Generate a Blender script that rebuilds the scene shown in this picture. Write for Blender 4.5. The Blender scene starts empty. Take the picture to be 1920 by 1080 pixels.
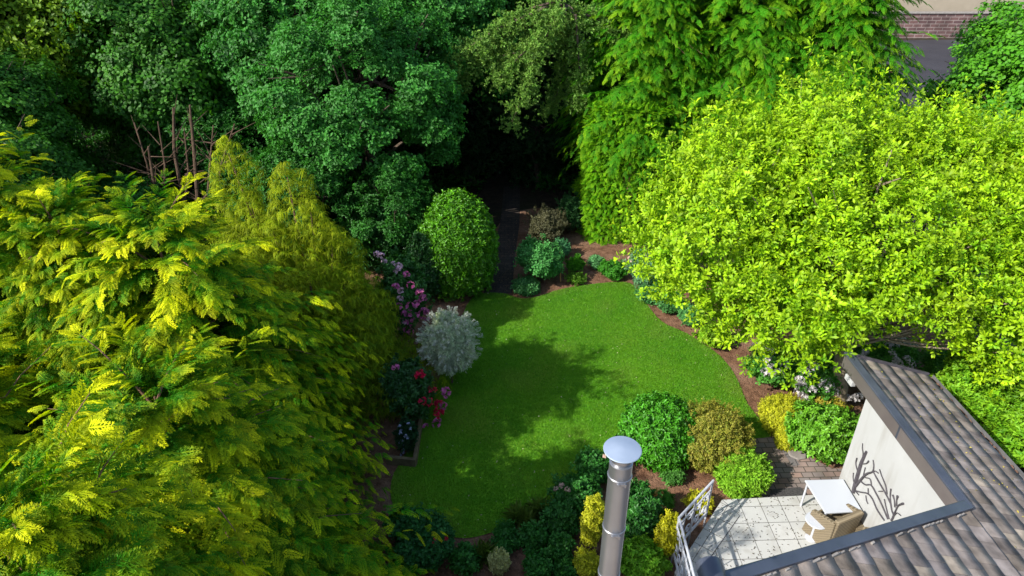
import bpy, bmesh, math, random
import numpy as np
from mathutils import Vector, Matrix

# ------------------------------------------------------------------ camera, world, sun, exposure
S = bpy.context.scene
F = 1280.0                      # focal length in photograph pixels (1920 wide)
PITCH = math.radians(30.5)
H = 12.1                        # camera height above the lawn
SP, CP = math.sin(PITCH), math.cos(PITCH)
cam_d = bpy.data.cameras.new('camera'); cam = bpy.data.objects.new('camera', cam_d)
S.collection.objects.link(cam); S.camera = cam
cam.location = (0, 0, H); cam.rotation_euler = (math.pi/2 - PITCH, 0, 0)
cam_d.sensor_width = 36; cam_d.lens = 36*F/1920; cam_d.clip_start = .1; cam_d.clip_end = 2000

SUN_EL = math.radians(37)
SUN_VEC = Vector((-.863*math.cos(SUN_EL), -.505*math.cos(SUN_EL), math.sin(SUN_EL)))
W = bpy.data.worlds.new('World'); S.world = W; W.use_nodes = True
wn = W.node_tree.nodes; wl = W.node_tree.links
sky = wn.new('ShaderNodeTexSky'); sky.sky_type = 'NISHITA'; sky.sun_disc = False
sky.sun_elevation = SUN_EL; sky.sun_rotation = math.atan2(SUN_VEC.x, SUN_VEC.y)
bg = wn['Background']; bg.inputs['Strength'].default_value = .15
wl.new(sky.outputs[0], bg.inputs[0])
sd = bpy.data.lights.new('sun', 'SUN'); sd.energy = 4.0; sd.angle = math.radians(.55); sd.color = (1, .965, .9)
so = bpy.data.objects.new('sun', sd); S.collection.objects.link(so)
so.rotation_euler = SUN_VEC.to_track_quat('Z', 'Y').to_euler(); so.location = SUN_VEC*60
S.view_settings.view_transform = 'Standard'; S.view_settings.look = 'None'
S.view_settings.exposure = .8; S.view_settings.gamma = 1
S.cycles.max_bounces = 6; S.cycles.diffuse_bounces = 3; S.cycles.transparent_max_bounces = 4

rng = np.random.default_rng(7)
C = S.collection
def ray(px, py):
    u = (px-960)/F; w = (540-py)/F
    return np.array([u, CP+w*SP, -SP+w*CP])
def P(px, py, z=0.):
    d = ray(px, py); t = (H-z)/-d[2]
    return np.array([d[0]*t, d[1]*t, z])
def depth(px, py, z=0.):
    return (H-z)/-ray(px, py)[2]

# ------------------------------------------------------------------ object helpers
def tag(o, label=None, cat=None, group=None, kind=None):
    if label: o['label'] = label
    if cat: o['category'] = cat
    if group: o['group'] = group
    if kind: o['kind'] = kind
    return o
def empty(name, loc, label, cat, group=None, rz=0):
    o = bpy.data.objects.new(name, None); C.objects.link(o); o.location = [float(a) for a in loc]; o.rotation_euler = (0, 0, rz)
    o.empty_display_size = .2
    return tag(o, label, cat, group)
def link(name, me, mat, parent=None, loc=None):
    if mat and not me.materials: me.materials.append(mat)
    o = bpy.data.objects.new(name, me); C.objects.link(o)
    if parent: o.parent = parent
    if loc is not None: o.location = [float(a) for a in loc]
    return o
def mesh_np(name, V, T, col=None, smooth=False):
    V = np.ascontiguousarray(V, dtype=np.float32); T = np.ascontiguousarray(T, dtype=np.int32)
    k = T.shape[1]
    me = bpy.data.meshes.new(name)
    me.vertices.add(len(V)); me.vertices.foreach_set('co', V.ravel())
    me.loops.add(T.size); me.loops.foreach_set('vertex_index', T.ravel())
    me.polygons.add(len(T)); me.polygons.foreach_set('loop_start', np.arange(0, T.size, k, dtype=np.int32))
    if smooth: me.polygons.foreach_set('use_smooth', np.ones(len(T), dtype=bool))
    me.update(calc_edges=True)
    if col is not None:
        a = me.color_attributes.new('Col', 'FLOAT_COLOR', 'POINT')
        c4 = np.ones((len(V), 4), dtype=np.float32); c4[:, :3] = np.clip(col, 0, 1)
        a.data.foreach_set('color', c4.ravel())
    return me
class MB:
    """collects polygons for one mesh"""
    def __init__(s): s.v = []; s.f = []
    def add(s, V, Fs):
        n = len(s.v); s.v += [tuple(map(float, p)) for p in V]; s.f += [tuple(i+n for i in f) for f in Fs]; return s
    def box(s, c, d, rz=0, M=None):
        x, y, z = d[0]/2, d[1]/2, d[2]/2
        V = [Vector((a*x, b*y, e*z)) for a in (-1, 1) for b in (-1, 1) for e in (-1, 1)]
        R = M or Matrix.Rotation(rz, 3, 'Z')
        V = [R@v+Vector(c) for v in V]
        return s.add(V, [(0, 1, 3, 2), (4, 6, 7, 5), (0, 4, 5, 1), (2, 3, 7, 6), (0, 2, 6, 4), (1, 5, 7, 3)])
    def bar(s, a, b, w, h, up=(0, 0, 1)):
        a, b = Vector(a), Vector(b); d = (b-a); L = d.length; d.normalize()
        x = d.cross(Vector(up)).normalized(); u = x.cross(d)
        M = Matrix((x, d, u)).transposed()
        return s.box((a+b)/2, (w, L, h), M=M)
    def tube(s, pts, rad, n=8, cap=True):
        pts = [Vector([float(q) for q in p]) for p in pts]
        if not hasattr(rad, '__len__'): rad = [rad]*len(pts)
        V = []; Fs = []; ref = None
        for i, p in enumerate(pts):
            d = (pts[min(i+1, len(pts)-1)]-pts[max(i-1, 0)]).normalized()
            if ref is None: ref = d.orthogonal().normalized()
            x = (ref-d*ref.dot(d)).normalized(); y = d.cross(x); ref = x
            for k in range(n):
                a = 2*math.pi*k/n; V.append(p+(x*math.cos(a)+y*math.sin(a))*rad[i])
        for i in range(len(pts)-1):
            for k in range(n):
                k2 = (k+1) % n; Fs.append((i*n+k, i*n+k2, (i+1)*n+k2, (i+1)*n+k))
        if cap: Fs += [tuple(range(n))[::-1], tuple((len(pts)-1)*n+k for k in range(n))]
        return s.add(V, Fs)
    def lathe(s, c, prof, n=32):
        V = []; Fs = []; m = len(prof)
        for r, z in prof:
            for k in range(n):
                a = 2*math.pi*k/n; V.append((c[0]+r*math.cos(a), c[1]+r*math.sin(a), c[2]+z))
        for i in range(m-1):
            for k in range(n):
                k2 = (k+1) % n; Fs.append((i*n+k, i*n+k2, (i+1)*n+k2, (i+1)*n+k))
        Fs += [tuple(range(n))[::-1], tuple((m-1)*n+k for k in range(n))]
        return s.add(V, Fs)
    def build(s, name, mat, parent=None, bevel=0, smooth=False, loc=None):
        me = bpy.data.meshes.new(name); me.from_pydata(s.v, [], s.f); me.update()
        if smooth:
            me.polygons.foreach_set('use_smooth', [True]*len(me.polygons))
            me.set_sharp_from_angle(angle=math.radians(40))
        o = link(name, me, mat, parent, loc)
        if bevel:
            b = o.modifiers.new('bevel', 'BEVEL'); b.width = bevel; b.segments = 2; b.limit_method = 'ANGLE'
        return o

# ------------------------------------------------------------------ materials
def mat(name, col=(.5, .5, .5), rough=.6, metal=0, spec=.5):
    m = bpy.data.materials.new(name); m.use_nodes = True
    b = m.node_tree.nodes['Principled BSDF']
    b.inputs['Base Color'].default_value = (*col, 1); b.inputs['Roughness'].default_value = rough
    b.inputs['Metallic'].default_value = metal; b.inputs['Specular IOR Level'].default_value = spec
    return m
def nodes(m): return m.node_tree.nodes, m.node_tree.links, m.node_tree.nodes['Principled BSDF']
def noise_mat(name, c0, c1, scale, rough=.8, bump=.3, bscale=None, c2=None, scale2=1., metal=0, spec=.3, dist=.02, detail=6, coords='Object'):
    m = mat(name, c0, rough, metal, spec); N, L, b = nodes(m)
    tc = N.new('ShaderNodeTexCoord')
    n = N.new('ShaderNodeTexNoise'); n.inputs['Scale'].default_value = scale; n.inputs['Detail'].default_value = detail
    L.new(tc.outputs[coords], n.inputs['Vector'])
    r = N.new('ShaderNodeValToRGB'); r.color_ramp.elements[0].position = .3; r.color_ramp.elements[1].position = .7
    r.color_ramp.elements[0].color = (*c0, 1); r.color_ramp.elements[1].color = (*c1, 1)
    L.new(n.outputs[0], r.inputs[0]); out = r.outputs[0]
    if c2:
        n2 = N.new('ShaderNodeTexNoise'); n2.inputs['Scale'].default_value = scale2; n2.inputs['Detail'].default_value = 3
        L.new(tc.outputs[coords], n2.inputs['Vector'])
        rr = N.new('ShaderNodeValToRGB'); rr.color_ramp.elements[0].position = .5; rr.color_ramp.elements[1].position = .68
        rr.color_ramp.elements[0].color = (0, 0, 0, 1); rr.color_ramp.elements[1].color = (.75, .75, .75, 1)
        L.new(n2.outputs[0], rr.inputs[0])
        mx = N.new('ShaderNodeMix'); mx.data_type = 'RGBA'; L.new(rr.outputs[0], mx.inputs['Factor'])
        L.new(out, mx.inputs['A']); mx.inputs['B'].default_value = (*c2, 1); out = mx.outputs['Result']
    L.new(out, b.inputs['Base Color'])
    if bump:
        nb = N.new('ShaderNodeTexNoise'); nb.inputs['Scale'].default_value = bscale or scale*3; nb.inputs['Detail'].default_value = 5
        L.new(tc.outputs[coords], nb.inputs['Vector'])
        bp = N.new('ShaderNodeBump'); bp.inputs['Strength'].default_value = bump; bp.inputs['Distance'].default_value = dist
        L.new(nb.outputs[0], bp.inputs['Height']); L.new(bp.outputs[0], b.inputs['Normal'])
    return m
def leaf_mat(name, rough=.5, spec=.35, transl=.3, tint=(1., 1.05, .6)):
    m = mat(name, (.1, .3, .05), rough, 0, spec); N, L, b = nodes(m)
    a = N.new('ShaderNodeAttribute'); a.attribute_name = 'Col'
    L.new(a.outputs['Color'], b.inputs['Base Color'])
    t = N.new('ShaderNodeBsdfTranslucent'); mx = N.new('ShaderNodeMixShader'); mx.inputs[0].default_value = transl
    tm = N.new('ShaderNodeMix'); tm.data_type = 'RGBA'; tm.blend_type = 'MULTIPLY'; tm.inputs['Factor'].default_value = 1
    L.new(a.outputs['Color'], tm.inputs['A']); tm.inputs['B'].default_value = (*tint, 1)
    L.new(tm.outputs['Result'], t.inputs['Color'])
    out = N['Material Output']
    L.new(b.outputs[0], mx.inputs[1]); L.new(t.outputs[0], mx.inputs[2]); L.new(mx.outputs[0], out.inputs['Surface'])
    return m
M = {}
M['leaf'] = leaf_mat('leaf_matt', .55, .3, .35)
M['gloss'] = leaf_mat('leaf_glossy', .42, .38, .22)
M['needle'] = leaf_mat('conifer_needles', .65, .2, .38, (1.1, 1.15, .6))
M['petal'] = leaf_mat('petals', .6, .2, .3, (1, 1, 1))
M['bark'] = noise_mat('bark', (.05, .035, .025), (.14, .1, .07), 9, .9, .6, 20)
M['bark_red'] = noise_mat('bark_reddish', (.12, .06, .035), (.26, .14, .09), 9, .9, .6, 20)
M['bark_pale'] = noise_mat('bark_pale', (.2, .15, .1), (.34, .27, .18), 7, .9, .5, 20)
M['deadwood'] = noise_mat('dead_wood', (.06, .035, .022), (.15, .095, .06), 7, .9, .5, 20)
M['soil'] = noise_mat('soil', (.1, .045, .022), (.24, .125, .07), 5, .95, .9, 22, c2=(.26, .15, .095), scale2=.8, dist=.05)
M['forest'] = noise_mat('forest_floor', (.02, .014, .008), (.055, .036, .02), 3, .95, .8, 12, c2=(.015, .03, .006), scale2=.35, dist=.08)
M['lawn'] = noise_mat('lawn_base', (.07, .24, .004), (.14, .33, .008), 3.5, .9, .5, 60, c2=(.17, .27, .018), scale2=.5, dist=.03)
M['asphalt'] = noise_mat('asphalt', (.03, .027, .03), (.05, .045, .05), .35, .9, .4, 40, c2=(.07, .065, .068), scale2=.12)
M['render'] = noise_mat('white_render', (.41, .41, .395), (.45, .45, .435), 1.5, .85, .15, 45)
def stain(m, s_, amt):
    N, L, b = nodes(m); tc = N.new('ShaderNodeTexCoord'); mp = N.new('ShaderNodeMapping'); mp.inputs['Scale'].default_value = (2.2, 2.2, .35)
    n = N.new('ShaderNodeTexNoise'); n.inputs['Scale'].default_value = s_; n.inputs['Detail'].default_value = 7; L.new(tc.outputs['Object'], mp.inputs[0]); L.new(mp.outputs[0], n.inputs['Vector'])
    r = N.new('ShaderNodeMapRange'); r.inputs['From Min'].default_value = .52; r.inputs['From Max'].default_value = .75; r.inputs['To Min'].default_value = 0; r.inputs['To Max'].default_value = amt; L.new(n.outputs[0], r.inputs[0])
    src = b.inputs['Base Color'].links[0].from_socket; mx = N.new('ShaderNodeMix'); mx.data_type = 'RGBA'; L.new(r.outputs[0], mx.inputs['Factor']); L.new(src, mx.inputs['A']); mx.inputs['B'].default_value = (.2, .17, .12, 1); L.new(mx.outputs['Result'], b.inputs['Base Color'])
stain(M['render'], 1.6, .35)
M['beige'] = noise_mat('beige_render', (.36, .3, .22), (.42, .35, .26), 1, .85, .15, 35)
M['flash'] = noise_mat('lead_flashing', (.06, .068, .09), (.1, .11, .14), 2, .42, .1, 10, metal=.35, spec=.5)
M['fascia'] = noise_mat('fascia', (.15, .125, .12), (.2, .17, .16), 1.2, .35, .05, 6, metal=.3, spec=.5)
M['gutter'] = noise_mat('gutter_grey', (.09, .09, .09), (.16, .15, .14), 4, .5, .1, 20)
M['white'] = mat('white_gloss', (.5, .52, .55), .35)
M['whitemetal'] = noise_mat('white_painted_metal', (.42, .43, .46), (.56, .57, .6), 6, .4, .05)
M['dark'] = noise_mat('dark_metal', (.05, .045, .05), (.09, .08, .09), 8, .6, .1, spec=.3)
M['timber'] = noise_mat('weathered_timber', (.1, .07, .035), (.2, .15, .08), 5, .9, .5, 20)
M['stake'] = mat('stake_wood', (.45, .25, .08), .8)
M['steel'] = noise_mat('brushed_steel', (.3, .3, .31), (.4, .4, .41), 1.5, .36, .03, 8, metal=.85, spec=.5)
M['cowl'] = noise_mat('cowl_steel', (.27, .33, .42), (.33, .39, .48), 5, .6, .04, 12, metal=.3, spec=.5)
M['mat'] = noise_mat('doormat', (.035, .033, .035), (.09, .085, .08), 30, .95, .6, 60)
M['stone'] = noise_mat('paving_stone', (.2, .18, .16), (.3, .27, .24), 5, .9, .3, 30)
M['catkin'] = mat('catkins', (.1, .08, .055), .9)
def brick_mat(name, cols, mortar, bw, bh, msize, offset=.5, scale=1., rough=.85, bump=.4, var=.6):
    m = mat(name, cols[0], rough); N, L, b = nodes(m)
    tc = N.new('ShaderNodeTexCoord'); bt = N.new('ShaderNodeTexBrick')
    L.new(tc.outputs['Object'], bt.inputs['Vector'])
    bt.offset = offset; bt.inputs['Scale'].default_value = scale
    bt.inputs['Brick Width'].default_value = bw; bt.inputs['Row Height'].default_value = bh
    bt.inputs['Mortar Size'].default_value = msize; bt.inputs['Mortar Smooth'].default_value = .1; bt.inputs['Bias'].default_value = 0
    bt.inputs['Color1'].default_value = (*cols[0], 1); bt.inputs['Color2'].default_value = (*cols[1], 1); bt.inputs['Mortar'].default_value = (*mortar, 1)
    n = N.new('ShaderNodeTexNoise'); n.inputs['Scale'].default_value = 1.3; n.inputs['Detail'].default_value = 6; L.new(tc.outputs['Object'], n.inputs['Vector'])
    mr = N.new('ShaderNodeMapRange'); mr.inputs['From Min'].default_value = .3; mr.inputs['From Max'].default_value = .7
    mr.inputs['To Min'].default_value = 1-var/2; mr.inputs['To Max'].default_value = 1+var/2; L.new(n.outputs[0], mr.inputs[0])
    mx = N.new('ShaderNodeMix'); mx.data_type = 'RGBA'; mx.blend_type = 'MULTIPLY'; mx.inputs['Factor'].default_value = 1
    L.new(bt.outputs['Color'], mx.inputs['A']); L.new(mr.outputs[0], mx.inputs['B']); L.new(mx.outputs['Result'], b.inputs['Base Color'])
    bp = N.new('ShaderNodeBump'); bp.inputs['Strength'].default_value = bump; bp.inputs['Distance'].default_value = .01; bp.invert = True
    L.new(bt.outputs['Fac'], bp.inputs['Height']); L.new(bp.outputs[0], b.inputs['Normal'])
    return m
def _late():
    stain(M['tiles'], 1.2, .4); stain(M['paving'], 1.5, .4)
M['paving'] = brick_mat('block_paving', ((.25, .17, .135), (.17, .15, .14)), (.06, .05, .04), .26, .17, .012, var=.9)
M['edging'] = brick_mat('paving_edge', ((.2, .18, .17), (.16, .145, .14)), (.05, .045, .04), .2, .3, .01)
M['tiles'] = brick_mat('terrace_tiles', ((.46, .455, .425), (.5, .49, .455)), (.07, .06, .05), .45, .45, .006, offset=0, rough=.6, bump=.3, var=.12)
_late()
M['wall_stone'] = brick_mat('dry_stone', ((.15, .08, .07), (.1, .055, .055)), (.26, .2, .18), .8, .3, .035, var=.8)
def rooftile_mat():
    m = mat('roof_tile', (.2, .16, .14), .95, 0, .12); N, L, b = nodes(m)
    a = N.new('ShaderNodeAttribute'); a.attribute_name = 'Col'
    tc = N.new('ShaderNodeTexCoord')
    n = N.new('ShaderNodeTexNoise'); n.inputs['Scale'].default_value = 4; n.inputs['Detail'].default_value = 8; L.new(tc.outputs['Object'], n.inputs['Vector'])
    mr = N.new('ShaderNodeMapRange'); mr.inputs['From Min'].default_value = .3; mr.inputs['From Max'].default_value = .7
    mr.inputs['To Min'].default_value = .55; mr.inputs['To Max'].default_value = 1.35; L.new(n.outputs[0], mr.inputs[0])
    mx = N.new('ShaderNodeMix'); mx.data_type = 'RGBA'; mx.blend_type = 'MULTIPLY'; mx.inputs['Factor'].default_value = 1
    L.new(a.outputs['Color'], mx.inputs['A']); L.new(mr.outputs[0], mx.inputs['B']); L.new(mx.outputs['Result'], b.inputs['Base Color'])
    n2 = N.new('ShaderNodeTexNoise'); n2.inputs['Scale'].default_value = 60; L.new(tc.outputs['Object'], n2.inputs['Vector'])
    bp = N.new('ShaderNodeBump'); bp.inputs['Strength'].default_value = .4; bp.inputs['Distance'].default_value = .01
    L.new(n2.outputs[0], bp.inputs['Height']); L.new(bp.outputs[0], b.inputs['Normal'])
    return m
M['rooftile'] = rooftile_mat()
def wicker_mat():
    m = mat('wicker', (.3, .22, .13), .7); N, L, b = nodes(m)
    tc = N.new('ShaderNodeTexCoord')
    w1 = N.new('ShaderNodeTexWave'); w1.bands_direction = 'Z'; w1.inputs['Scale'].default_value = 14; w1.inputs['Distortion'].default_value = .6
    w2 = N.new('ShaderNodeTexWave'); w2.bands_direction = 'DIAGONAL'; w2.inputs['Scale'].default_value = 9
    L.new(tc.outputs['Object'], w1.inputs['Vector']); L.new(tc.outputs['Object'], w2.inputs['Vector'])
    mu = N.new('ShaderNodeMath'); mu.operation = 'MULTIPLY_ADD'; mu.inputs[1].default_value = .7
    L.new(w1.outputs['Fac'], mu.inputs[0])
    m2 = N.new('ShaderNodeMath'); m2.operation = 'MULTIPLY'; m2.inputs[1].default_value = .3; L.new(w2.outputs['Fac'], m2.inputs[0]); L.new(m2.outputs[0], mu.inputs[2])
    r = N.new('ShaderNodeValToRGB'); r.color_ramp.elements[0].color = (.09, .065, .035, 1); r.color_ramp.elements[1].color = (.3, .24, .15, 1)
    L.new(mu.outputs[0], r.inputs[0]); L.new(r.outputs[0], b.inputs['Base Color'])
    bp = N.new('ShaderNodeBump'); bp.inputs['Strength'].default_value = .5; bp.inputs['Distance'].default_value = .01
    L.new(mu.outputs[0], bp.inputs['Height']); L.new(bp.outputs[0], b.inputs['Normal'])
    return m
M['wicker'] = wicker_mat()

# ------------------------------------------------------------------ foliage toolkit (numpy)
def nrm(a): return a/np.maximum(np.linalg.norm(a, axis=-1, keepdims=True), 1e-9)
def frames(Z, spin=None, rg=rng):
    Z = nrm(Z); n = len(Z)
    a = rg.normal(size=(n, 3)) if spin is None else spin
    X = nrm(a - (a*Z).sum(1, keepdims=True)*Z); Y = np.cross(Z, X)
    return X, Y, Z
def inst(T, pos, X, Y, Z, s, c0, c1, jitter=.22, mixr=None, rg=rng, sharp=False):
    """T = (verts, tris, t) template -> V, F, col; colour runs c0..c1 along t"""
    tv, tf, tt = T; n = len(pos); k = len(tv)
    s = np.broadcast_to(np.asarray(s, dtype=float).reshape(-1, 1, 1), (n, 1, 1))
    V = pos[:, None, :] + s*(tv[None, :, 0:1]*X[:, None, :] + tv[None, :, 1:2]*Y[:, None, :] + tv[None, :, 2:3]*Z[:, None, :])
    Fc = (tf[None] + (np.arange(n)*k)[:, None, None]).reshape(-1, 3)
    if mixr is None: mixr = rg.random(n)*.5
    mixr = np.broadcast_to(np.asarray(mixr, dtype=float), (n,))
    m = np.clip(tt[None, :]*.55 + mixr[:, None], 0, 1)[..., None]
    if sharp: m = m*m*(3-2*m)
    c0 = np.asarray(c0); c1 = np.asarray(c1)
    br = (1+jitter*rg.normal(size=(n, 1, 1))).clip(.45, 1.7)
    col = (c0*(1-m)+c1*m)*br
    return V.reshape(-1, 3), Fc, col.reshape(-1, 3)
def cat(parts):
    Vs, Fs, Cs = [], [], []; o = 0
    for V, Fc, c in parts:
        Vs.append(V); Fs.append(Fc+o); Cs.append(c); o += len(V)
    return np.concatenate(Vs), np.concatenate(Fs), np.concatenate(Cs)
cat_ = cat
def one_leaf(l, w, fold=.15, curl=.1):
    V = np.array([[0, 0, 0], [w/2, l*.5, fold*w], [0, l, -curl*l], [-w/2, l*.5, fold*w]]); return V, np.array([[0, 1, 2], [0, 2, 3]])
def leaf_cluster(n, l, w, up=(.1, .9), rad=.5, seed=1, fold=.3, curl=.15, round_=False):
    """n leaves fanned round Z; unit ~ metres when scaled by 1"""
    r = np.random.default_rng(seed); Vs = []; Fs = []; ts = []; o = 0
    for i in range(n):
        L = l*r.uniform(.7, 1.15)
        if round_:
            V = np.array([[0, 0, 0], [w*.5, L*.4, .12*w], [w*.4, L*.78, -.3*curl*L], [0, L, -curl*L], [-w*.4, L*.78, -.3*curl*L], [-w*.5, L*.4, .12*w]]) if round_ is True else np.array([[0, 0, 0], [w*.3, L*.35, .1*w], [w*.5, L*.72, -.25*curl*L], [0, L, -curl*L], [-w*.5, L*.72, -.25*curl*L], [-w*.3, L*.35, .1*w]]); f = np.array([[0, 1, 5], [1, 2, 4], [1, 4, 5], [2, 3, 4]])
        else: V, f = one_leaf(L, w*r.uniform(.8, 1.15), fold, curl)
        az = 2.399*i + r.uniform(-.4, .4); el = r.uniform(*up)*math.pi/2
        t = (V[:, 1]/L).copy()
        ce, se = math.cos(el), math.sin(el)
        V = np.stack([V[:, 0], V[:, 1]*ce-V[:, 2]*se, V[:, 1]*se+V[:, 2]*ce], 1)
        ca, sa = math.cos(az), math.sin(az)
        V = np.stack([V[:, 0]*ca-V[:, 1]*sa, V[:, 0]*sa+V[:, 1]*ca, V[:, 2]], 1)
        V = V + r.uniform(-1, 1, 3)*rad*l + np.array([0, 0, .25*l*i/n])
        Vs.append(V); Fs.append(f+o); o += len(V); ts.append(t)
    return np.concatenate(Vs), np.concatenate(Fs), np.concatenate(ts)
def frond(npin=8, ang=48, plen=.42, wid=.055, droop=.28, seed=3, sub=True):
    """flat pointed conifer spray, unit length along +Y, normal +Z"""
    r = np.random.default_rng(seed); Vs = []; Fs = []; ts = []; o = 0
    def strip(a, d, L, w, t0, t1):
        nonlocal o
        d = d/np.linalg.norm(d); n = np.array([-d[1], d[0], 0])
        V = np.array([a, a+d*L*.45+n*w/2, a+d*L, a+d*L*.45-n*w/2])
        Vs.append(V); Fs.append(np.array([[0, 1, 2], [0, 2, 3]])+o); ts.append(np.array([t0, (t0+t1)/2, t1, (t0+t1)/2])); o += 4
    strip(np.array([0, 0, 0.]), np.array([0, 1, 0.]), 1., wid*1.1, .1, 1)
    for i in range(npin):
        y = .08+.82*i/(npin-1)
        for sgn in (-1, 1):
            L = plen*(1-.72*y)*r.uniform(.8, 1.15); a = math.radians(ang*r.uniform(.85, 1.1))
            d = np.array([sgn*math.sin(a), math.cos(a), 0]); b = np.array([0, y+r.uniform(-.03, .03), 0])
            strip(b, d, L, wid, y*.6, y*.6+.4)
            if sub and L > .15:
                for q in (.45,):
                    for s2 in (-1, 1):
                        a2 = a+s2*.7; d2 = np.array([sgn*math.sin(a2), math.cos(a2), 0])
                        strip(b+d*L*q, d2, L*.4, wid*.8, y*.6+.2, y*.6+.5)
    V = np.concatenate(Vs); V[:, 2] = -droop*V[:, 1]**2 - .35*V[:, 0]**2*2 + r.normal(size=len(V))*.012
    return V, np.concatenate(Fs), np.clip(np.concatenate(ts), 0, 1)**1.7
def thread_tuft(n=14, seed=5, w=.035):
    r = np.random.default_rng(seed); Vs = []; Fs = []; ts = []; o = 0
    for i in range(n):
        az = r.uniform(0, 2*math.pi); L = r.uniform(.6, 1.15); out = r.uniform(.25, .8); dr = r.uniform(.5, 1.1)
        d = np.array([math.cos(az), math.sin(az), 0]); n_ = np.array([-math.sin(az), math.cos(az), 0])
        P_ = [d*out*L*t + np.array([0, 0, .35*t-dr*t*t])*L for t in (0, .35, .7, 1.)]
        V = np.array([P_[0], P_[1]+n_*w/2, P_[1]-n_*w/2, P_[2]+n_*w/2, P_[2]-n_*w/2, P_[3]])
        Vs.append(V); Fs.append(np.array([[0, 1, 2], [1, 3, 4], [1, 4, 2], [3, 5, 4]])+o); o += 6; ts.append(np.array([0, .35, .35, .7, .7, 1]))
    return np.concatenate(Vs), np.concatenate(Fs), np.concatenate(ts)
T = {}
T['magnolia'] = [leaf_cluster(6, .17, .06, (.3, .85), .2, s, .3, .3, 2) for s in (1, 2, 3)]
T['oak'] = [leaf_cluster(9, .13, .085, (-.1, .8), .75, s, .2, .2) for s in (4, 5, 6)]
T['maple'] = [leaf_cluster(7, .17, .16, (-.2, .55), .9, s, .12, .2, True) for s in (7, 8)]
T['small'] = [leaf_cluster(9, .075, .045, (.1, .9), .5, s, .3, .1) for s in (9, 10)]
T['laurel'] = [leaf_cluster(8, .11, .05, (.15, .8), .35, s, .3, .2) for s in (11, 12)]
T['rose'] = [leaf_cluster(8, .07, .052, (0, .7), .9, s, .2, .1) for s in (13, 14)]
T['willow'] = [leaf_cluster(10, .085, .024, (.3, .95), .5, s, .2, .1) for s in (15, 16)]
T['blade'] = [leaf_cluster(9, .42, .022, (.35, .85), .05, s, .2, .45) for s in (17, 18)]
T['tiny'] = [leaf_cluster(10, .04, .028, (0, .9), 1.0, s, .2, .1) for s in (19, 20)]
T['frond'] = [frond(8, seed=s) for s in (3, 4)]
T['frond_s'] = [frond(7, seed=s, sub=False, wid=.1, plen=.5) for s in (5, 6)]
T['tuft'] = [thread_tuft(14, s) for s in (5, 6)]
def multi(kind, pos, X, Y, Z, s, c0, c1, jitter=.22, mixr=None, rg=rng):
    Ts = T[kind]; n = len(pos); idx = rg.integers(0, len(Ts), n); parts = []
    s = np.broadcast_to(np.asarray(s, dtype=float), (n,))
    if mixr is not None: mixr = np.broadcast_to(np.asarray(mixr, dtype=float), (n,))
    for k, t in enumerate(Ts):
        q = idx == k
        if q.any(): parts.append(inst(t, pos[q], X[q], Y[q], Z[q], s[q], c0, c1, jitter, None if mixr is None else mixr[q], rg, kind.startswith('frond')))
    return cat(parts)
def sph(n, rg, zmin=-1.):
    z = rg.uniform(zmin, 1, n); a = rg.uniform(0, 2*math.pi, n); r = np.sqrt(1-z*z)
    return np.stack([r*np.cos(a), r*np.sin(a), z], 1)
def lump_radius(D, rg, k=26, s=.06, amp=.3):
    B = sph(k, rg); A = rg.uniform(.5, 1, k)
    d = D@B.T; return 1-amp+amp*(A*np.exp(-(1-d)/s)).max(1)

def blob_foliage(radii, n, kind, size, c0, c1, seed, lumps=26, amp=.25, ls=.06, up=.35, layers=(.62, 1.), zmin=-.75, jitter=.22, out=.35):
    """leaf clusters through the outer layers of a lumpy ellipsoid centred at the origin"""
    rg = np.random.default_rng(seed); D = sph(n, rg, zmin)
    R = lump_radius(D, rg, lumps, ls, amp)
    q = layers[0]+(layers[1]-layers[0])*rg.random(n)**.55
    wide = np.where(D[:, 2] < 0, (1-D[:, 2]**2+.02)**-.22, 1.); w3 = np.stack([wide, wide, np.ones(n)], 1)
    q = q*np.where(rg.random(n) < .22, rg.uniform(1., 1.13, n), 1.)
    pos = D*w3*np.asarray(radii)*(R*q)[:, None]
    nd = nrm(D/np.asarray(radii)); Z = nrm(nd+np.array([0, 0, up])+rg.normal(size=(n, 3))*out)
    X, Y, Z = frames(Z, rg=rg)
    mixr = (rg.random(n)*.45+(q-layers[0])/(layers[1]-layers[0]+1e-6)*.15)
    return multi(kind, pos, X, Y, Z, size*rg.uniform(.8, 1.2, n), c0, c1, jitter, mixr, rg)

_shared = {}
def petal_ball(key, r, n, pl, col, col2, seed):
    if key in _shared: return _shared[key]
    rg = np.random.default_rng(seed); D = sph(n, rg, -.2); pos = D*r
    X, Y, Z = frames(nrm(D+rg.normal(size=(n, 3))*.4), rg=rg)
    t = leaf_cluster(4, pl, pl*.8, (.1, .4), .1, seed, .2, .05)
    V, Fc, c = inst(t, pos, X, Y, Z, 1., col, col2, .15, None, rg)
    me = mesh_np(key, V, Fc, c); me.materials.append(M['petal']); _shared[key] = me
    return me
def core_mesh(radii, k=.5):
    pass

def stems(pos, rz, r, n, seed, rad=.012):
    rg = np.random.default_rng(seed); mb = MB()
    for i in range(n):
        a = rg.uniform(0, 2*math.pi); q = rg.uniform(.3, .75)
        e = np.array([math.cos(a)*r*q, math.sin(a)*r*q, rz*rg.uniform(1., 1.6)])
        mid = e*.5+np.array([0, 0, .1*rz])
        mb.tube([(e[0]*.1, e[1]*.1, -.03), mid, e], [rad*1.4, rad, rad*.5], 5)
    return mb

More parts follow.
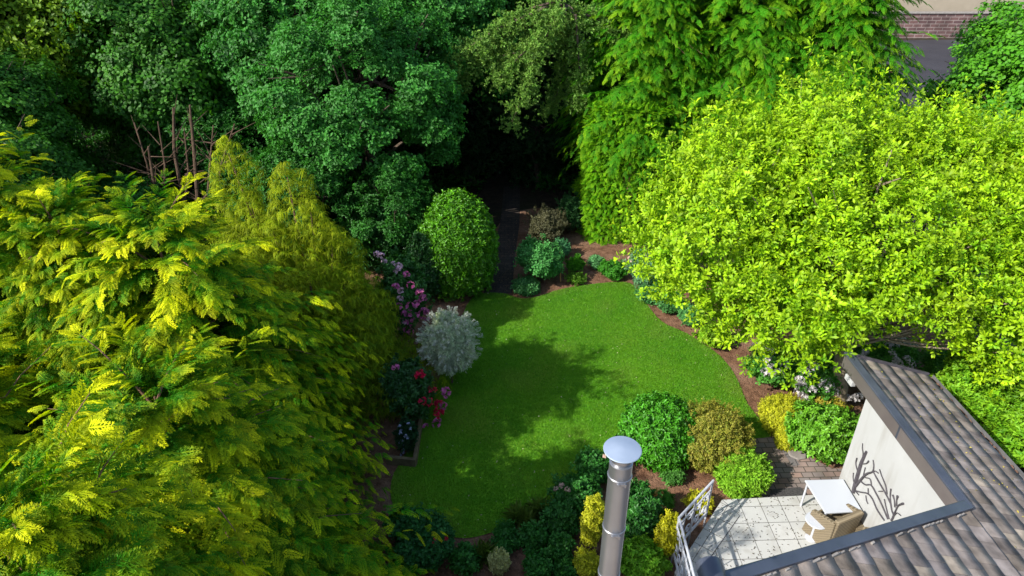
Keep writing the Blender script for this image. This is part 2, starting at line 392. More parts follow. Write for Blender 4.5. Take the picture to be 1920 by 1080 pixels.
def bush(name, label, px, py, rx, ry, kind, size, n, c0, c1, cat='shrub', mt='leaf', seed=None, amp=.34, lumps=22, ls=.07, group=None,
         flowers=None, up=.35, stem=True, yscale=1., out=.35, jitter=.22, layers=(.6, 1.), base=.9, sinkmax=None):
    """shrub seen at photo pixel px,py with half-extents rx,ry (pixels): solves its real size and place on the ground"""
    seed = seed or int(px*7+py)
    rz = 1.
    for _ in range(12):
        zc = rz*base; dp = depth(px, py, zc); r = rx*dp/F
        d = ray(px, py); e = math.atan2(-d[2], d[1])
        rz = math.sqrt(max((ry*dp/F)**2-(r*math.sin(e))**2, (.45*r)**2))/math.cos(e)
    zc = rz*base; c = P(px, py, zc)
    o = empty(name, (c[0], c[1], 0), label, cat, group)
    if amp >= .3:      # irregular plants: several overlapping lobes
        rg = np.random.default_rng(seed+3); k = 5 if kind == 'rose' else 4; parts = []; q = .62 if kind == 'rose' else .72
        for i in range(k):
            a = 6.283*(i+rg.uniform(-.3, .3))/k; f_ = q*rg.uniform(.75, 1.2); v_, f2, c_ = blob_foliage((r*f_, r*yscale*f_, rz*f_), int(n/k*.95), kind, size, c0, c1, seed+i, lumps, amp, ls, up, layers, -.8, jitter, out)
            v_ = v_+np.array([math.cos(a)*r*(1-q), math.sin(a)*r*yscale*(1-q), rg.uniform(-.4, .9)*rz*(1-f_)]); parts.append((v_, f2, c_))
        V, Fc, col = cat_(parts)
    else: V, Fc, col = blob_foliage((r, r*yscale, rz), n, kind, size, c0, c1, seed, lumps, amp, ls, up, layers, -.8, jitter, out)
    if kind in ('laurel', 'small', 'rose', 'tiny') and name != 'clipped_bush':      # stray young shoots beyond the outline
        rg = np.random.default_rng(seed+9); ns_ = max(14, n//60); D = sph(ns_, rg, -.2); k_ = 4; q = np.tile(np.linspace(.0, 1, k_), ns_); dd = np.repeat(D, k_, 0); dz_ = nrm(dd*.7+np.array([0, 0, .7]))
        pos = dd*np.array([r, r*yscale, rz])*.93+dz_*(q*rg.uniform(.06, .2, ns_).repeat(k_)*r**.5)[:, None]
        X, Y, Z = frames(nrm(dz_+rg.normal(size=dd.shape)*.2), rg=rg)
        V, Fc, col = cat_([(V, Fc, col), multi(kind, pos, X, Y, Z, size*rg.uniform(.6, .95, len(pos)), c0, c1, jitter, rg.uniform(.3, .6, len(pos)), rg)])
    V[:, 2] += zc; V[:, 2] = np.maximum(V[:, 2], .02)
    link('foliage', mesh_np('foliage', V, Fc, col), M[mt], o)
    if stem: stems(c, rz, r, 9, seed+1, max(.01, r*.014)).build('stem', M['bark'], o)
    if flowers:
        nf, me, fname = flowers; rg = np.random.default_rng(seed+5)
        D = sph(nf*6, rg, -.1); D = D[(D@np.array([0, -.7, .7])) > -.1][:nf]
        for q in D:
            f = link(fname, me, None, o, (q[0]*r*1.0, q[1]*r*yscale*1.0, zc+q[2]*rz*1.0)); f.rotation_euler = (rg.uniform(-.5, .5), rg.uniform(-.5, .5), rg.uniform(0, 6))
            sc = rg.uniform(.75, 1.2); f.scale = (sc, sc, sc)
    return o, (r, rz, zc, c)

def branches(mb, base, crown_c, radii, trunk_r, n, seed, z0=.35):
    rg = np.random.default_rng(seed); base = np.array(base, float); cc = np.array(crown_c, float)
    pts = [base+np.array([0, 0, -.05]), base*.7+cc*.3+rg.normal(size=3)*.12, base*.3+cc*.7+rg.normal(size=3)*.2, cc+np.array([0, 0, radii[2]*.5])]
    mb.tube(pts, [trunk_r*1.25, trunk_r, trunk_r*.7, trunk_r*.2], 10)
    for i in range(n):
        q = rg.uniform(z0, .95); st = np.array(pts[1])*(1-q)+np.array(pts[3])*q
        d = sph(1, rg, -.1)[0]; e = cc+d*np.array(radii)*rg.uniform(.7, .95); mid = (st+e)/2+np.array([0, 0, -.08*np.linalg.norm(e-st)])+rg.normal(size=3)*.15
        R = trunk_r*rg.uniform(.22, .42); mb.tube([st, mid, e], [R, R*.6, R*.15], 6)
    return mb
def crown_mesh(name, radii, nclump, per, crad, kind, size, c0, c1, seed, shell=(.55, 1.), up=.5, zmin=-.6, flat=.7, jitter=.2, bias=None):
    """broadleaf crown: many leafy clumps spread through the outer half of the crown volume"""
    rg = np.random.default_rng(seed); D = sph(nclump, rg, zmin)
    R = lump_radius(D, rg, 18, .1, .28); q = shell[0]+(shell[1]-shell[0])*rg.random(nclump)**.6
    cc = D*np.asarray(radii)*(R*q)[:, None]; cr = crad*rg.uniform(.6, 1.25, nclump)
    ck = np.repeat(np.arange(nclump), per); n = len(ck)
    d = sph(n, rg, -.55); pos = cc[ck]+d*cr[ck][:, None]*np.array([1, 1, flat])*(rg.random(n)**.45)[:, None]
    Z = nrm(d*.7+nrm(D)[ck]*.5+np.array([0, 0, up])+rg.normal(size=(n, 3))*.25)
    X, Y, Z = frames(Z, rg=rg)
    mixr = np.clip(rg.random(n)*.3+rg.random(nclump)[ck]*.35, 0, 1)
    V, Fc, col = multi(kind, pos, X, Y, Z, size*rg.uniform(.75, 1.25, n), c0, c1, jitter, mixr, rg)
    return mesh_np(name, V, Fc, col)

def conifer_mesh(height, rfun, nb, ns, kind, size, c0, c1, seed, elev=.35, droop=.5, zlo=.1, gold=0., spread=1.):
    """whorled conifer: branches curve out from the trunk, flat sprays on both sides of the outer half of each"""
    rg = np.random.default_rng(seed)
    zz = rg.random(nb*3)*(height-zlo)+zlo
    keep = rg.random(nb*3) < (rfun(zz/height)+.12)/(rfun(np.linspace(0, 1, 50)).max()+.12); zz = zz[keep][:nb]; nb = len(zz)
    az = rg.random(nb)*2*math.pi
    lob = 1+.16*np.sin(az*3+seed+zz*1.3)+.1*np.sin(az*5+zz*2.1+2*seed)
    L = (rfun(zz/height)*lob*rg.uniform(.82, 1.12, nb)+.12)
    t = np.linspace(.3, 1, ns)[None, :]+rg.uniform(-.02, .02, (nb, ns)); t = np.clip(t, .25, 1.02)
    dh = np.stack([np.cos(az), np.sin(az), 0*az], 1); sd_ = np.stack([-np.sin(az), np.cos(az), 0*az], 1)
    el = elev+rg.normal(size=nb)*.16+.5*(zz/height)**3
    zc = zz[:, None]+L[:, None]*(np.tan(el)[:, None]*t-droop*t**2.2*.8)
    pos = dh[:, None]*(L[:, None]*t)[..., None]; pos[..., 2] = zc
    dz = np.tan(el)[:, None]-droop*2.2*.8*t**1.2
    tang = nrm(np.concatenate([np.broadcast_to(dh[:, None, :2], pos[..., :2].shape), dz[..., None]], -1))
    side = np.where(np.arange(ns) % 2 == 0, 1., -1.)[None, :]*np.ones((nb, 1)); side[:, -1] = 0
    a = rg.uniform(.35, .95, (nb, ns))*spread
    Y = nrm(tang*np.cos(a)[..., None]+sd_[:, None]*(side*np.sin(a))[..., None]+rg.normal(size=pos.shape)*.1)
    Z = np.array([0, 0, 1.])+dh[:, None]*.5+rg.normal(size=pos.shape)*.3; Z = nrm(Z-(Z*Y).sum(-1, keepdims=True)*Y)
    X = np.cross(Y, Z)
    s = size*(1.15-.45*t)*rg.uniform(.75, 1.2, (nb, ns))*np.clip(.6+.5*L[:, None], .6, 1.2)
    mx = np.clip((t-.62)*.8*gold+rg.random((nb, 1))**1.6*.62-.4+.12*rg.normal(size=(nb, ns))+.3*gold*(zz/height)[:, None]**3, 0, 1)
    fl = lambda q: q.reshape(-1, q.shape[-1])
    V, Fc, col = multi(kind, fl(pos), fl(X), fl(Y), fl(Z), s.ravel(), c0, c1, .16, mx.ravel(), rg)
    mb = MB(); mb.tube([(0, 0, -.05), (.03, .02, height*.5), (0, 0, height*.97)], [height*.018+.03, height*.013+.02, .012], 8)
    for i in range(0, nb, max(1, nb//110)):
        pp = [(0, 0, zz[i])]+[(dh[i, 0]*L[i]*q, dh[i, 1]*L[i]*q, zz[i]+L[i]*(math.tan(el[i])*q-droop*q**2.2*.8)) for q in (.35, .7, .95)]
        mb.tube(pp, [.022, .016, .01, .004], 5)
    return mesh_np('crown', V, Fc, col), mb
def tree(name, label, loc, crown_me, trunk_mb, mt, cat='tree', group=None, scale=1., rz=0., bark='bark'):
    o = empty(name, loc, label, cat, group, rz); o.scale = (scale,)*3 if not hasattr(scale, '__len__') else scale
    link('crown', crown_me, mt, o)
    if isinstance(trunk_mb, MB): t = trunk_mb.build('trunk', M[bark], o, smooth=True)
    else: t = link('trunk', trunk_mb, None, o)
    return o, t

# ------------------------------------------------------------------ the ground, lawn, paths
def sheet(name, pts, z, m, thick=0, kind='structure', parent=None):
    bm = bmesh.new(); vs = [bm.verts.new((float(p[0]), float(p[1]), z)) for p in pts]; f = bm.faces.new(vs)
    if f.normal.z < 0: f.normal_flip()
    if thick:
        r = bmesh.ops.extrude_face_region(bm, geom=[f]); 
        bmesh.ops.translate(bm, verts=[v for v in r['geom'] if isinstance(v, bmesh.types.BMVert)], vec=(0, 0, 0))
        for v in bm.verts:
            pass
        lo = [v for v in f.verts] if f.is_valid else []
        for v in lo: v.co.z -= thick
    bmesh.ops.recalc_face_normals(bm, faces=bm.faces)
    me = bpy.data.meshes.new(name); bm.to_mesh(me); bm.free()
    o = link(name, me, m, parent)
    if kind: o['kind'] = kind
    return o
# one ground sheet to the horizon, finer and gently uneven round the garden
def ground():
    xs = np.concatenate([[-900, -300, -120, -60], np.linspace(-40, 40, 161), [60, 120, 300, 900]]); ys = np.concatenate([[-900, -200, -60, -20], np.linspace(-5, 60, 131), [75, 120, 300, 900]])
    X, Y = np.meshgrid(xs, ys); Z = -.03+.02*np.sin(X*1.9+1)*np.sin(Y*2.3)+.012*np.sin(X*5.1)*np.cos(Y*4.3)
    V = np.stack([X, Y, Z], -1).reshape(-1, 3); nx, ny = len(xs), len(ys)
    i = (np.arange(ny-1)[:, None]*nx+np.arange(nx-1)[None]).ravel(); Fq = np.stack([i, i+1, i+nx+1, i+nx], 1)
    o = link('ground', mesh_np('ground', V, Fq, smooth=True), M['forest']); o['kind'] = 'structure'
ground()
def smooth_loop(pts, k=6):
    pts = [np.asarray(p[:2], float) for p in pts]; n = len(pts); out = []
    for i in range(n):
        p0, p1, p2, p3 = pts[i-1], pts[i], pts[(i+1) % n], pts[(i+2) % n]
        for j in range(k):
            t = j/k; out.append(.5*((2*p1)+(-p0+p2)*t+(2*p0-5*p1+4*p2-p3)*t*t+(-p0+3*p1-3*p2+p3)*t**3))
    return out
LAWN = [(885, 560), (940, 551), (975, 561), (1010, 557), (1050, 544), (1110, 534), (1180, 532), (1208, 566), (1240, 604), (1290, 628), (1345, 665), (1378, 705), (1402, 760), (1446, 818), (1400, 824), (1300, 832),
        (1210, 838), (1140, 852), (1062, 925), (1000, 965), (940, 993), (880, 1010), (835, 1003), (818, 975), (770, 968), (738, 950), (735, 900), (762, 850), (785, 800), (820, 720), (850, 640)]
lawn_pts = smooth_loop([P(*q) for q in LAWN], 4)
bed_pts = smooth_loop([P(*q) for q in [(700, 470), (880, 470), (960, 400), (1060, 395), (1200, 440), (1330, 520), (1560, 560), (1800, 640), (1900, 760), (1700, 900), (1500, 960), (1250, 1200), (800, 1250), (560, 1100), (620, 800), (650, 560)]], 5)
sheet('flower_bed_soil', bed_pts, .012, M['soil'])
sheet('lawn', lawn_pts, .03, M['lawn'])
def inside(poly, Q):
    poly = np.array(poly); x, y = Q[:, 0], Q[:, 1]; r = np.zeros(len(Q), bool); j = len(poly)-1
    for i in range(len(poly)):
        xi, yi = poly[i]; xj, yj = poly[j]
        c = ((yi > y) != (yj > y)) & (x < (xj-xi)*(y-yi)/(yj-yi+1e-12)+xi); r ^= c; j = i
    return r
def grass():
    rg = np.random.default_rng(3); lp = np.array([p for p in lawn_pts]); lo, hi = lp.min(0), lp.max(0)
    n = 520000; Q = rg.uniform(lo, hi, (n, 2)); Q = Q[inside(lawn_pts, Q)]; n = len(Q)
    a = rg.random(n)*6.283; L = rg.uniform(.018, .038, n); w = rg.uniform(.005, .009, n)
    d = np.stack([np.cos(a), np.sin(a), 0*a], 1); s = np.stack([-np.sin(a), np.cos(a), 0*a], 1)
    b = np.concatenate([Q, np.full((n, 1), .03)], 1)
    V = np.stack([b-s*w[:, None], b+s*w[:, None], b+d*(L*rg.uniform(.2, .9, n))[:, None]+np.array([0, 0, 1.])*L[:, None]], 1).reshape(-1, 3)
    x, y = Q[:, 0], Q[:, 1]
    m = .5+.5*np.sin(x*1.3+2*np.sin(y*.8))*np.sin(y*1.1+1.5*np.sin(x*.9)); m = np.clip(m*.6+.4*rg.random(n), 0, 1)[:, None]
    ed = np.array(lawn_pts); dist = np.min(np.hypot(x[:, None]-ed[None, ::2, 0], y[:, None]-ed[None, ::2, 1]), 1) if n < 1 else np.concatenate([np.min(np.hypot(x[i:i+20000, None]-ed[None, :, 0], y[i:i+20000, None]-ed[None, :, 1]), 1) for i in range(0, n, 20000)])
    rim = (np.clip(1-dist/.5, 0, 1)*.55*rg.random(n))[:, None]
    dry = rim + (np.clip(np.sin(x*2.1+1.3)*np.sin(y*1.7+.5+.8*np.sin(x*1.1))-.5, 0, 1)*.9*rg.random(n))[:, None]
    c = np.array([.07, .27, .003])*(1-m)+np.array([.15, .34, .01])*m; c = c*(1-dry)+np.array([.24, .27, .05])*dry
    c = c*(1+.2*rg.normal(size=(n, 1)))
    o = link('grass', mesh_np('grass', V, np.arange(3*n).reshape(-1, 3), np.repeat(c, 3, 0)), M['leaf'])
    tag(o, 'short mown bright green grass of the curved lawn', 'grass', kind='stuff')
grass()
def chips():
    rg = np.random.default_rng(5); bp = np.array(bed_pts); lo, hi = bp.min(0), bp.max(0)
    Q = rg.uniform(lo, hi, (60000, 2)); Q = Q[inside(bed_pts, Q) & ~inside(lawn_pts, Q)]; n = len(Q)
    t = one_leaf(1, .55, .1, .1); t = (t[0], t[1], np.array([0, .5, 1, .5]))
    X, Y, Z = frames(np.array([0, 0, 1.])+rg.normal(size=(n, 3))*.4, rg=rg)
    pos = np.concatenate([Q, rg.uniform(.015, .03, (n, 1))], 1)
    V, Fc, c = inst(t, pos, X, Y, Z, rg.uniform(.02, .06, n), (.07, .035, .02), (.3, .19, .12), .35, rg.random(n)**2, rg)
    o = link('bark_mulch', mesh_np('bark_mulch', V, Fc, c), M['petal']); tag(o, 'brown bark chips and clods scattered over the beds', 'mulch', kind='stuff')
chips()
# garden path into the gap, with its deep shade put into the block colours
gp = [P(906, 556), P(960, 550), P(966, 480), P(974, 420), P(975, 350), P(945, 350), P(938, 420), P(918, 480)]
sheet('garden_path', gp, .02, brick_mat('path_blocks_shade', ((.06, .042, .03), (.035, .027, .02)), (.015, .012, .01), .3, .2, .015, var=.8))
# block paving beside the terrace
PSI = math.radians(1.93); cs, sn = math.cos(PSI), math.sin(PSI)
def HW(x, y, z=0.): return np.array([x*cs-y*sn, x*sn+y*cs, z])         # house frame -> world
def WH(p): return np.array([p[0]*cs+p[1]*sn, -p[0]*sn+p[1]*cs, p[2] if len(p) > 2 else 0])
def hsheet(name, pts_px, z, m, kind='structure', off=0.):
    """flat sheet in the house frame (its texture runs square with the house)"""
    loc = [WH(P(a, b, z)) for a, b in pts_px]; o = sheet(name, [(p[0], p[1]) for p in loc], 0, m, 0, kind)
    o.rotation_euler = (0, 0, PSI); o.location = (0, 0, z); return o
hsheet('block_paving', [(1398, 824), (1455, 818), (1500, 848), (1560, 878), (1640, 880), (1640, 960), (1350, 960), (1440, 900)], .05, M['paving'])
e = [P(1450, 818, .056), P(1462, 816, .056), P(1500, 872, .056), P(1486, 874, .056)]
sheet('paving_edging', e, .056, M['edging'])
# far drive
sheet('driveway', [(14.4, 3), (14.4, 18), (16.5, 30), (22, 46), (27, 64.5), (60, 66), (44, 60), (36.5, 55.5), (31, 47), (25, 34), (21, 20), (20, 3)], .02, M['asphalt'])

# ------------------------------------------------------------------ house
HG = 9.2; GX = 1.028*HG                         # height of camera above the gutter, gutter line in the house frame
TANS = .311
def roof_z(x):
    if x >= RX: return (H-HG)+TANS*(GX-x)
    return (H-HG)+TANS*(GX-RX)-TANS*(RX-x)
RX = 2.70
F_h = WH(P(1590, 668, H-8.62)); XT = F_h[0]; YF = F_h[1]
K_h = WH(P(1812, 955, H-8.65)); YK = K_h[1]
R_h = WH(P(1345, 1100, H-7.09)); YR = R_h[1]; RX = R_h[0]
house = empty('house', HW(7.6, 5, 0), 'white rendered house with a brown tiled pent roof above the terrace', 'house')
def hobj(o):        # geometry given in world coordinates, parented to the house empty
    o.parent = house; o.location = -house.location
    return o
def roof_tiles():
    rg = np.random.default_rng(11); G = .33; TW = .3; Vs = []; Fs = []; Cs = []; o = 0
    sl = math.sqrt(1+TANS**2); gx = G/sl
    nx = int((GX-RX)/gx)+2; nu, nv = 3, 9
    def tile(x0, y0, dirx, zf, tone):
        nonlocal o
        v = np.linspace(0, 1, nv); wave = .003*np.sin(2*math.pi*v)
        V = []
        for u, lift in ((-.12, .001), (.5, .012), (1., .023), (1., .0)):
            for k in range(nv):
                x = x0+dirx*gx*u; V.append((x, y0+v[k]*(TW-.004), zf(x)+wave[k]+lift))
        V = np.array(V); f = []
        for r_ in range(3):
            for k in range(nv-1): f.append((r_*nv+k, r_*nv+k+1, (r_+1)*nv+k+1, (r_+1)*nv+k))
        Vs.append(V); Fs.append(np.array(f)+o); o += len(V); Cs.append(np.tile(tone, (len(V), 1)))
    def run(x_from, dirx, ncol, y_lo, y_hi, zf):
        for i in range(ncol):
            x0 = x_from-dirx*gx*(i+1); yo = (i % 2)*TW*.5
            for j in range(int((y_hi-y_lo)/TW)+2):
                b = rg.uniform(.7, 1.25); tone = np.array([.24, .2, .18])*b+np.array([.04, .025, .0])*rg.random()
                if rg.random() < .07: tone = np.array([.36, .29, .22])
                tile(x0, y_lo+j*TW-yo, dirx, zf, tone)
    run(GX, 1, nx, -3.2, YF+.3, lambda x: (H-HG)+TANS*(GX-x))
    A = (np.concatenate(Vs), np.concatenate(Fs), np.concatenate(Cs))
    Vs, Fs, Cs, o = [], [], [], 0
    zr = (H-HG)+TANS*(GX-RX)
    run(-1.9, -1, int((RX+1.9)/gx)+2, -3.2, YR, lambda x: zr-TANS*(RX-x))
    B = (np.concatenate(Vs), np.concatenate(Fs), np.concatenate(Cs))
    def clip(data, planes):
        me = mesh_np('tmp', *data); bm = bmesh.new(); bm.from_mesh(me); bpy.data.meshes.remove(me)
        for co, no in planes:
            bmesh.ops.bisect_plane(bm, geom=bm.verts[:]+bm.edges[:]+bm.faces[:], plane_co=co, plane_no=no, clear_outer=True)
        return bm
    d = np.array([XT-RX, YK-YR]); nl = (-d[1], d[0], 0)      # beyond the canted eave
    parts = [clip(A, [((XT, 0, 0), (-1, 0, 0)), ((0, YF, 0), (0, 1, 0)), ((GX, 0, 0), (1, 0, 0)), ((0, -3.2, 0), (0, -1, 0))]),
             clip(A, [((XT, 0, 0), (1, 0, 0)), ((XT, YK, 0), nl), ((RX, 0, 0), (-1, 0, 0)), ((0, -3.2, 0), (0, -1, 0))]),
             clip(B, [((RX, 0, 0), (1, 0, 0)), ((0, YR-.75, 0), (.05, 1, 0)), ((0, -3.2, 0), (0, -1, 0))])]
    out = bmesh.new()
    for b in parts:
        me = bpy.data.meshes.new('t'); b.to_mesh(me); b.free(); out.from_mesh(me); bpy.data.meshes.remove(me)
    R = Matrix.Rotation(PSI, 4, 'Z'); bmesh.ops.transform(out, matrix=R, verts=out.verts[:])
    me = bpy.data.meshes.new('roof'); out.to_mesh(me); out.free()
    return hobj(link('roof', me, M['rooftile']))
roof = roof_tiles()
# deck under the tiles
mb = MB()
def hz(x, y, dz=0.): return tuple(HW(x, y, roof_z(x)+dz))
mb.add([hz(XT, YF, -.03), hz(GX, YF, -.03), hz(GX, -3.2, -.03), hz(XT, -3.2, -.03), hz(XT, YF, -.1), hz(GX, YF, -.1), hz(GX, -3.2, -.1), hz(XT, -3.2, -.1)], [(0, 3, 2, 1), (4, 5, 6, 7), (0, 1, 5, 4), (1, 2, 6, 5)])
mb.add([hz(XT, YK-.03, -.03), hz(XT, -3.2, -.03), hz(RX, -3.2, -.03), hz(RX, YR-.03, -.03), hz(XT, YK-.03, -.1), hz(XT, -3.2, -.1), hz(RX, -3.2, -.1), hz(RX, YR-.03, -.1)], [(0, 3, 2, 1), (4, 5, 6, 7), (3, 0, 4, 7)])
mb.add([hz(RX, YR-.8, -.03), hz(-1.9, YR-.6, -.03), hz(-1.9, -3.2, -.03), hz(RX, -3.2, -.03)], [(0, 1, 2, 3)])
hobj(mb.build('roof_deck', M['dark']))
# walls
WX = 7.58; WY = 10.6
foot = [(WX, WY), (GX-.25, WY), (GX-.25, -3), (-1.6, -3), (-1.6, YR-1.0), (RX, YR-.95), (RX+.4, YR-.1), (WX, YK-.25)]
mb = MB(); n = len(foot)
V = [tuple(HW(x, y, -.05)) for x, y in foot]+[tuple(HW(x, y, roof_z(x)-.11)) for x, y in foot]
mb.add(V, [(i, (i+1) % n, (i+1) % n+n, i+n) for i in range(n)])
hobj(mb.build('wall', M['render']))
# fascia below the high edge, capped in lead; canted edge cap
zt = roof_z(XT)
mb = MB(); mb.bar(HW(XT-.045, YF+.02, zt-.13), HW(XT-.045, YK-.02, zt-.13), .05, .3); fas = hobj(mb.build('fascia', M['fascia'], bevel=.006))
mb = MB(); mb.bar(HW(XT+.0, YF+.05, zt+.045), HW(XT+.0, YK-.03, zt+.045), .17, .045)
mb.bar(HW(XT-.03, (YF+YK)/2-.2, zt-.12), HW(XT-.03, (YF+YK)/2-.14, zt-.12), .09, .3); hobj(mb.build('lead_cap', M['flash'], bevel=.012))
a_ = Vector(HW(XT+.05, YK+.02, zt+.03)); b_ = Vector(HW(RX-.05, YR+.02, roof_z(RX)+.03))
up = Vector((.2, 0, 1))
mb = MB(); mb.bar(a_, b_, .17, .07, up); mb.bar(a_+Vector((-.03, .1, -.13)), b_+Vector((-.03, .1, -.13)), .045, .22, up)
hobj(mb.build('verge_cap', M['flash'], bevel=.015))
rgm = random.Random(4)
for i in range(26):      # mortar bedding showing under the cap
    mb = MB(); t = rgm.uniform(.02, .98); p = a_.lerp(b_, t)+Vector((.03, -.115, -.01))
    mb.box(p, (rgm.uniform(.05, .14), rgm.uniform(.02, .035), .04), rz=math.atan2((b_-a_).y, (b_-a_).x)); hobj(mb.build('mortar', M['stone'], bevel=.008))
mb = MB(); mb.bar(HW(XT, YF+.02, roof_z(XT)+.0), HW(GX, YF+.02, roof_z(GX)+.0), .04, .14); hobj(mb.build('barge_board', M['dark']))
# gutter: open half round
mb = MB(); prof = [(-.065, .0), (-.06, -.05), (-.02, -.085), (.03, -.085), (.065, -.05), (.07, .012), (.085, .012), (.08, -.06), (.035, -.1), (-.025, -.1), (-.075, -.06), (-.08, 0)]
V = [tuple(HW(GX+.07+p, yy, H-HG-.02+q)) for yy in (-3.2, YF+.05) for p, q in prof]; k = len(prof)
mb.add(V, [(i, (i+1) % k, (i+1) % k+k, i+k) for i in range(k)]+[tuple(range(k))[::-1], tuple(range(k, 2*k))]); hobj(mb.build('gutter', M['gutter']))
mb = MB()
for i in range(46):      # leaf litter caught in the gutter
    y = rgm.uniform(1, YF); mb.box(HW(GX+.04, y, H-HG-.03), (rgm.uniform(.03, .08), rgm.uniform(.06, .2), .03), rz=rgm.uniform(-.3, .3))
hobj(mb.build('gutter_leaves', M['bark_red']))
mb = MB(); mb.box(HW(XT-.02, YF-.35, zt-.38), (.1, .3, .12), rz=PSI); hobj(mb.build('soffit_box', M['render'], bevel=.01))
# ridge tiles with the open end
mb = MB()
for i in range(24):
    y1 = YR+.3-i*.36; y0 = y1-.38; V = []
    for y, s_ in ((y1, 1.05 if i else 1.1), (y0, 1.)):
        for k in range(11):
            a = math.pi*k/10; V.append(tuple(HW(RX-.02+.155*s_*math.cos(a), y, roof_z(RX)-.03+.15*s_*math.sin(a))))
    mb.add(V, [(k, k+1, k+12, k+11) for k in range(10)]+[tuple(range(11))])
hobj(mb.build('ridge_tiles', M['flash'], smooth=True))

# flue
fx, fy = P(1168, 836, 7.85)[:2]
flue = empty('flue', (fx, fy, 4.2), 'tall steel flue pipe with a disc rain cowl rising in front of the lawn', 'flue')
mb = MB(); prof = [(.105, 0), (.105, 3.42)]
zt_ = [1.2, 1.95, 2.62, 3.3]; prof = [(.105, 0)]
for z_ in zt_: prof += [(.105, z_-.012), (.1085, z_-.01), (.1085, z_+.01), (.105, z_+.012)]
prof += [(.105, 3.46), (.098, 3.465)]
mb.lathe((0, 0, 0), prof, 48); mb.build('pipe', M['steel'], flue, smooth=True)
mb = MB(); mb.lathe((0, 0, 3.44), [(.075, 0), (.08, .03), (.1, .06), (.1, .1), (.07, .12), (.07, .18)], 40); mb.build('collar', M['steel'], flue, smooth=True)
mb = MB(); mb.lathe((0, 0, 3.6), [(.07, -.01), (.166, .0), (.17, .008), (.166, .014), (.1, .028), (.03, .037), (.004, .038)], 56); mb.build('cowl', M['cowl'], flue, smooth=True)
for i, z_ in enumerate(zt_):
    mb = MB(); mb.lathe((0, 0, z_), [(.1095, -.013), (.1125, -.01), (.1125, .01), (.1095, .013)], 48)
    mb.box((.0, -.125, 0+z_), (.09, .02, .02)); mb.box((-.03, -.132, z_), (.014, .03, .035)); mb.box((.03, -.132, z_), (.014, .03, .035))
    mb.build('locking_band', M['steel'], flue, smooth=True)

# ------------------------------------------------------------------ terrace
TZ = .3
ter = [(1354, 937), (1640, 922), (1800, 960), (1640, 1200), (1305, 1200), (1265, 1072)]
def prism(name, ptsw, z0, z1, m, rot=True):
    mb = MB(); n = len(ptsw); V = [(p[0], p[1], 0) for p in ptsw]+[(p[0], p[1], z1-z0) for p in ptsw]
    mb.add(V, [tuple(range(n)), tuple(range(2*n-1, n-1, -1))]+[(i, i+n, (i+1) % n+n, (i+1) % n) for i in range(n)])
    o = mb.build(name, m); bm = bmesh.new(); bm.from_mesh(o.data); bmesh.ops.recalc_face_normals(bm, faces=bm.faces[:]); bm.to_mesh(o.data); bm.free()
    o.location = (0, 0, z0); o.rotation_euler = (0, 0, PSI); return o
tw = [WH(P(a, b, TZ)) for a, b in ter]
o = prism('terrace', tw, .0, TZ, M['tiles']); o['kind'] = 'structure'
# canted border strip of tiles
jt = [P(1354, 937, TZ), P(1387, 967, TZ), P(1317, 1067, TZ), P(1262, 1146, TZ), P(1180, 1168, TZ)]
bd = [P(1354, 937, TZ), P(1387, 967, TZ), P(1312, 1074, TZ), P(1265, 1072, TZ)]
v = bd[3]-bd[0]; ang = math.atan2(v[1], v[0])
mb = MB(); Rm = Matrix.Rotation(-ang, 3, 'Z'); mb.add([Rm@Vector((p[0], p[1], 0)) for p in bd], [(0, 1, 2, 3)]); o = mb.build('terrace_border', M['tiles']); o.location = (0, 0, TZ+.004); o.rotation_euler = (0, 0, ang); o['kind'] = 'structure'
for f in o.data.polygons:
    pass
mb = MB(); mb.bar(bd[1]+np.array([0, 0, .005]), bd[2]+np.array([0, 0, .005]), .014, .003); mb.bar(bd[0]+np.array([0, 0, .005]), bd[1]+np.array([0, 0, .005]), .008, .003)
o = mb.build('terrace_joint', M['dark']); o['kind'] = 'structure'
# catkins
def catkins():
    rg = np.random.default_rng(9); n = 900; px = rg.uniform(1290, 1620, n); py = rg.uniform(932, 1075, n)
    Q = np.array([P(a, b, TZ+.006) for a, b in zip(px, py)]); k = np.exp(-((px-1430)/120)**2) > rg.random(n)*1.1; k &= (px-1354)*143 > (py-937)*-104+300
    Q = Q[k][:330]; n = len(Q); a = rg.random(n)*3.14; L = rg.uniform(.02, .045, n); mb = MB()
    for q, aa, l in zip(Q, a, L): mb.box((q[0], q[1], TZ+.012), (l, .007, .006), rz=aa)
    tag(mb.build('catkins', M['catkin']), 'small dry brown catkins strewn over the pale terrace tiles', 'catkins', kind='stuff')
catkins()
# door mat
mw = [P(1446, 918, .06), P(1500, 914, .06), P(1514, 930, .06), P(1440, 936, .06)]
mb = MB(); mb.add([tuple(p) for p in mw]+[(p[0], p[1], .075) for p in mw], [(0, 1, 2, 3), (7, 6, 5, 4), (0, 4, 5, 1), (1, 5, 6, 2), (2, 6, 7, 3), (3, 7, 4, 0)])
tag(mb.build('doormat', M['mat']), 'dark coarse doormat lying on the block paving at the terrace edge', 'doormat')
# stepping stone by the yellow hedge
c = P(1494, 850, .06); mb = MB(); mb.lathe((c[0], c[1], .05), [(.24, 0), (.25, .03), (.22, .05)], 7); tag(mb.build('stepping_stone', M['stone'], bevel=.02), 'flat grey stone slab between yellow shrub and glossy bush', 'stone')
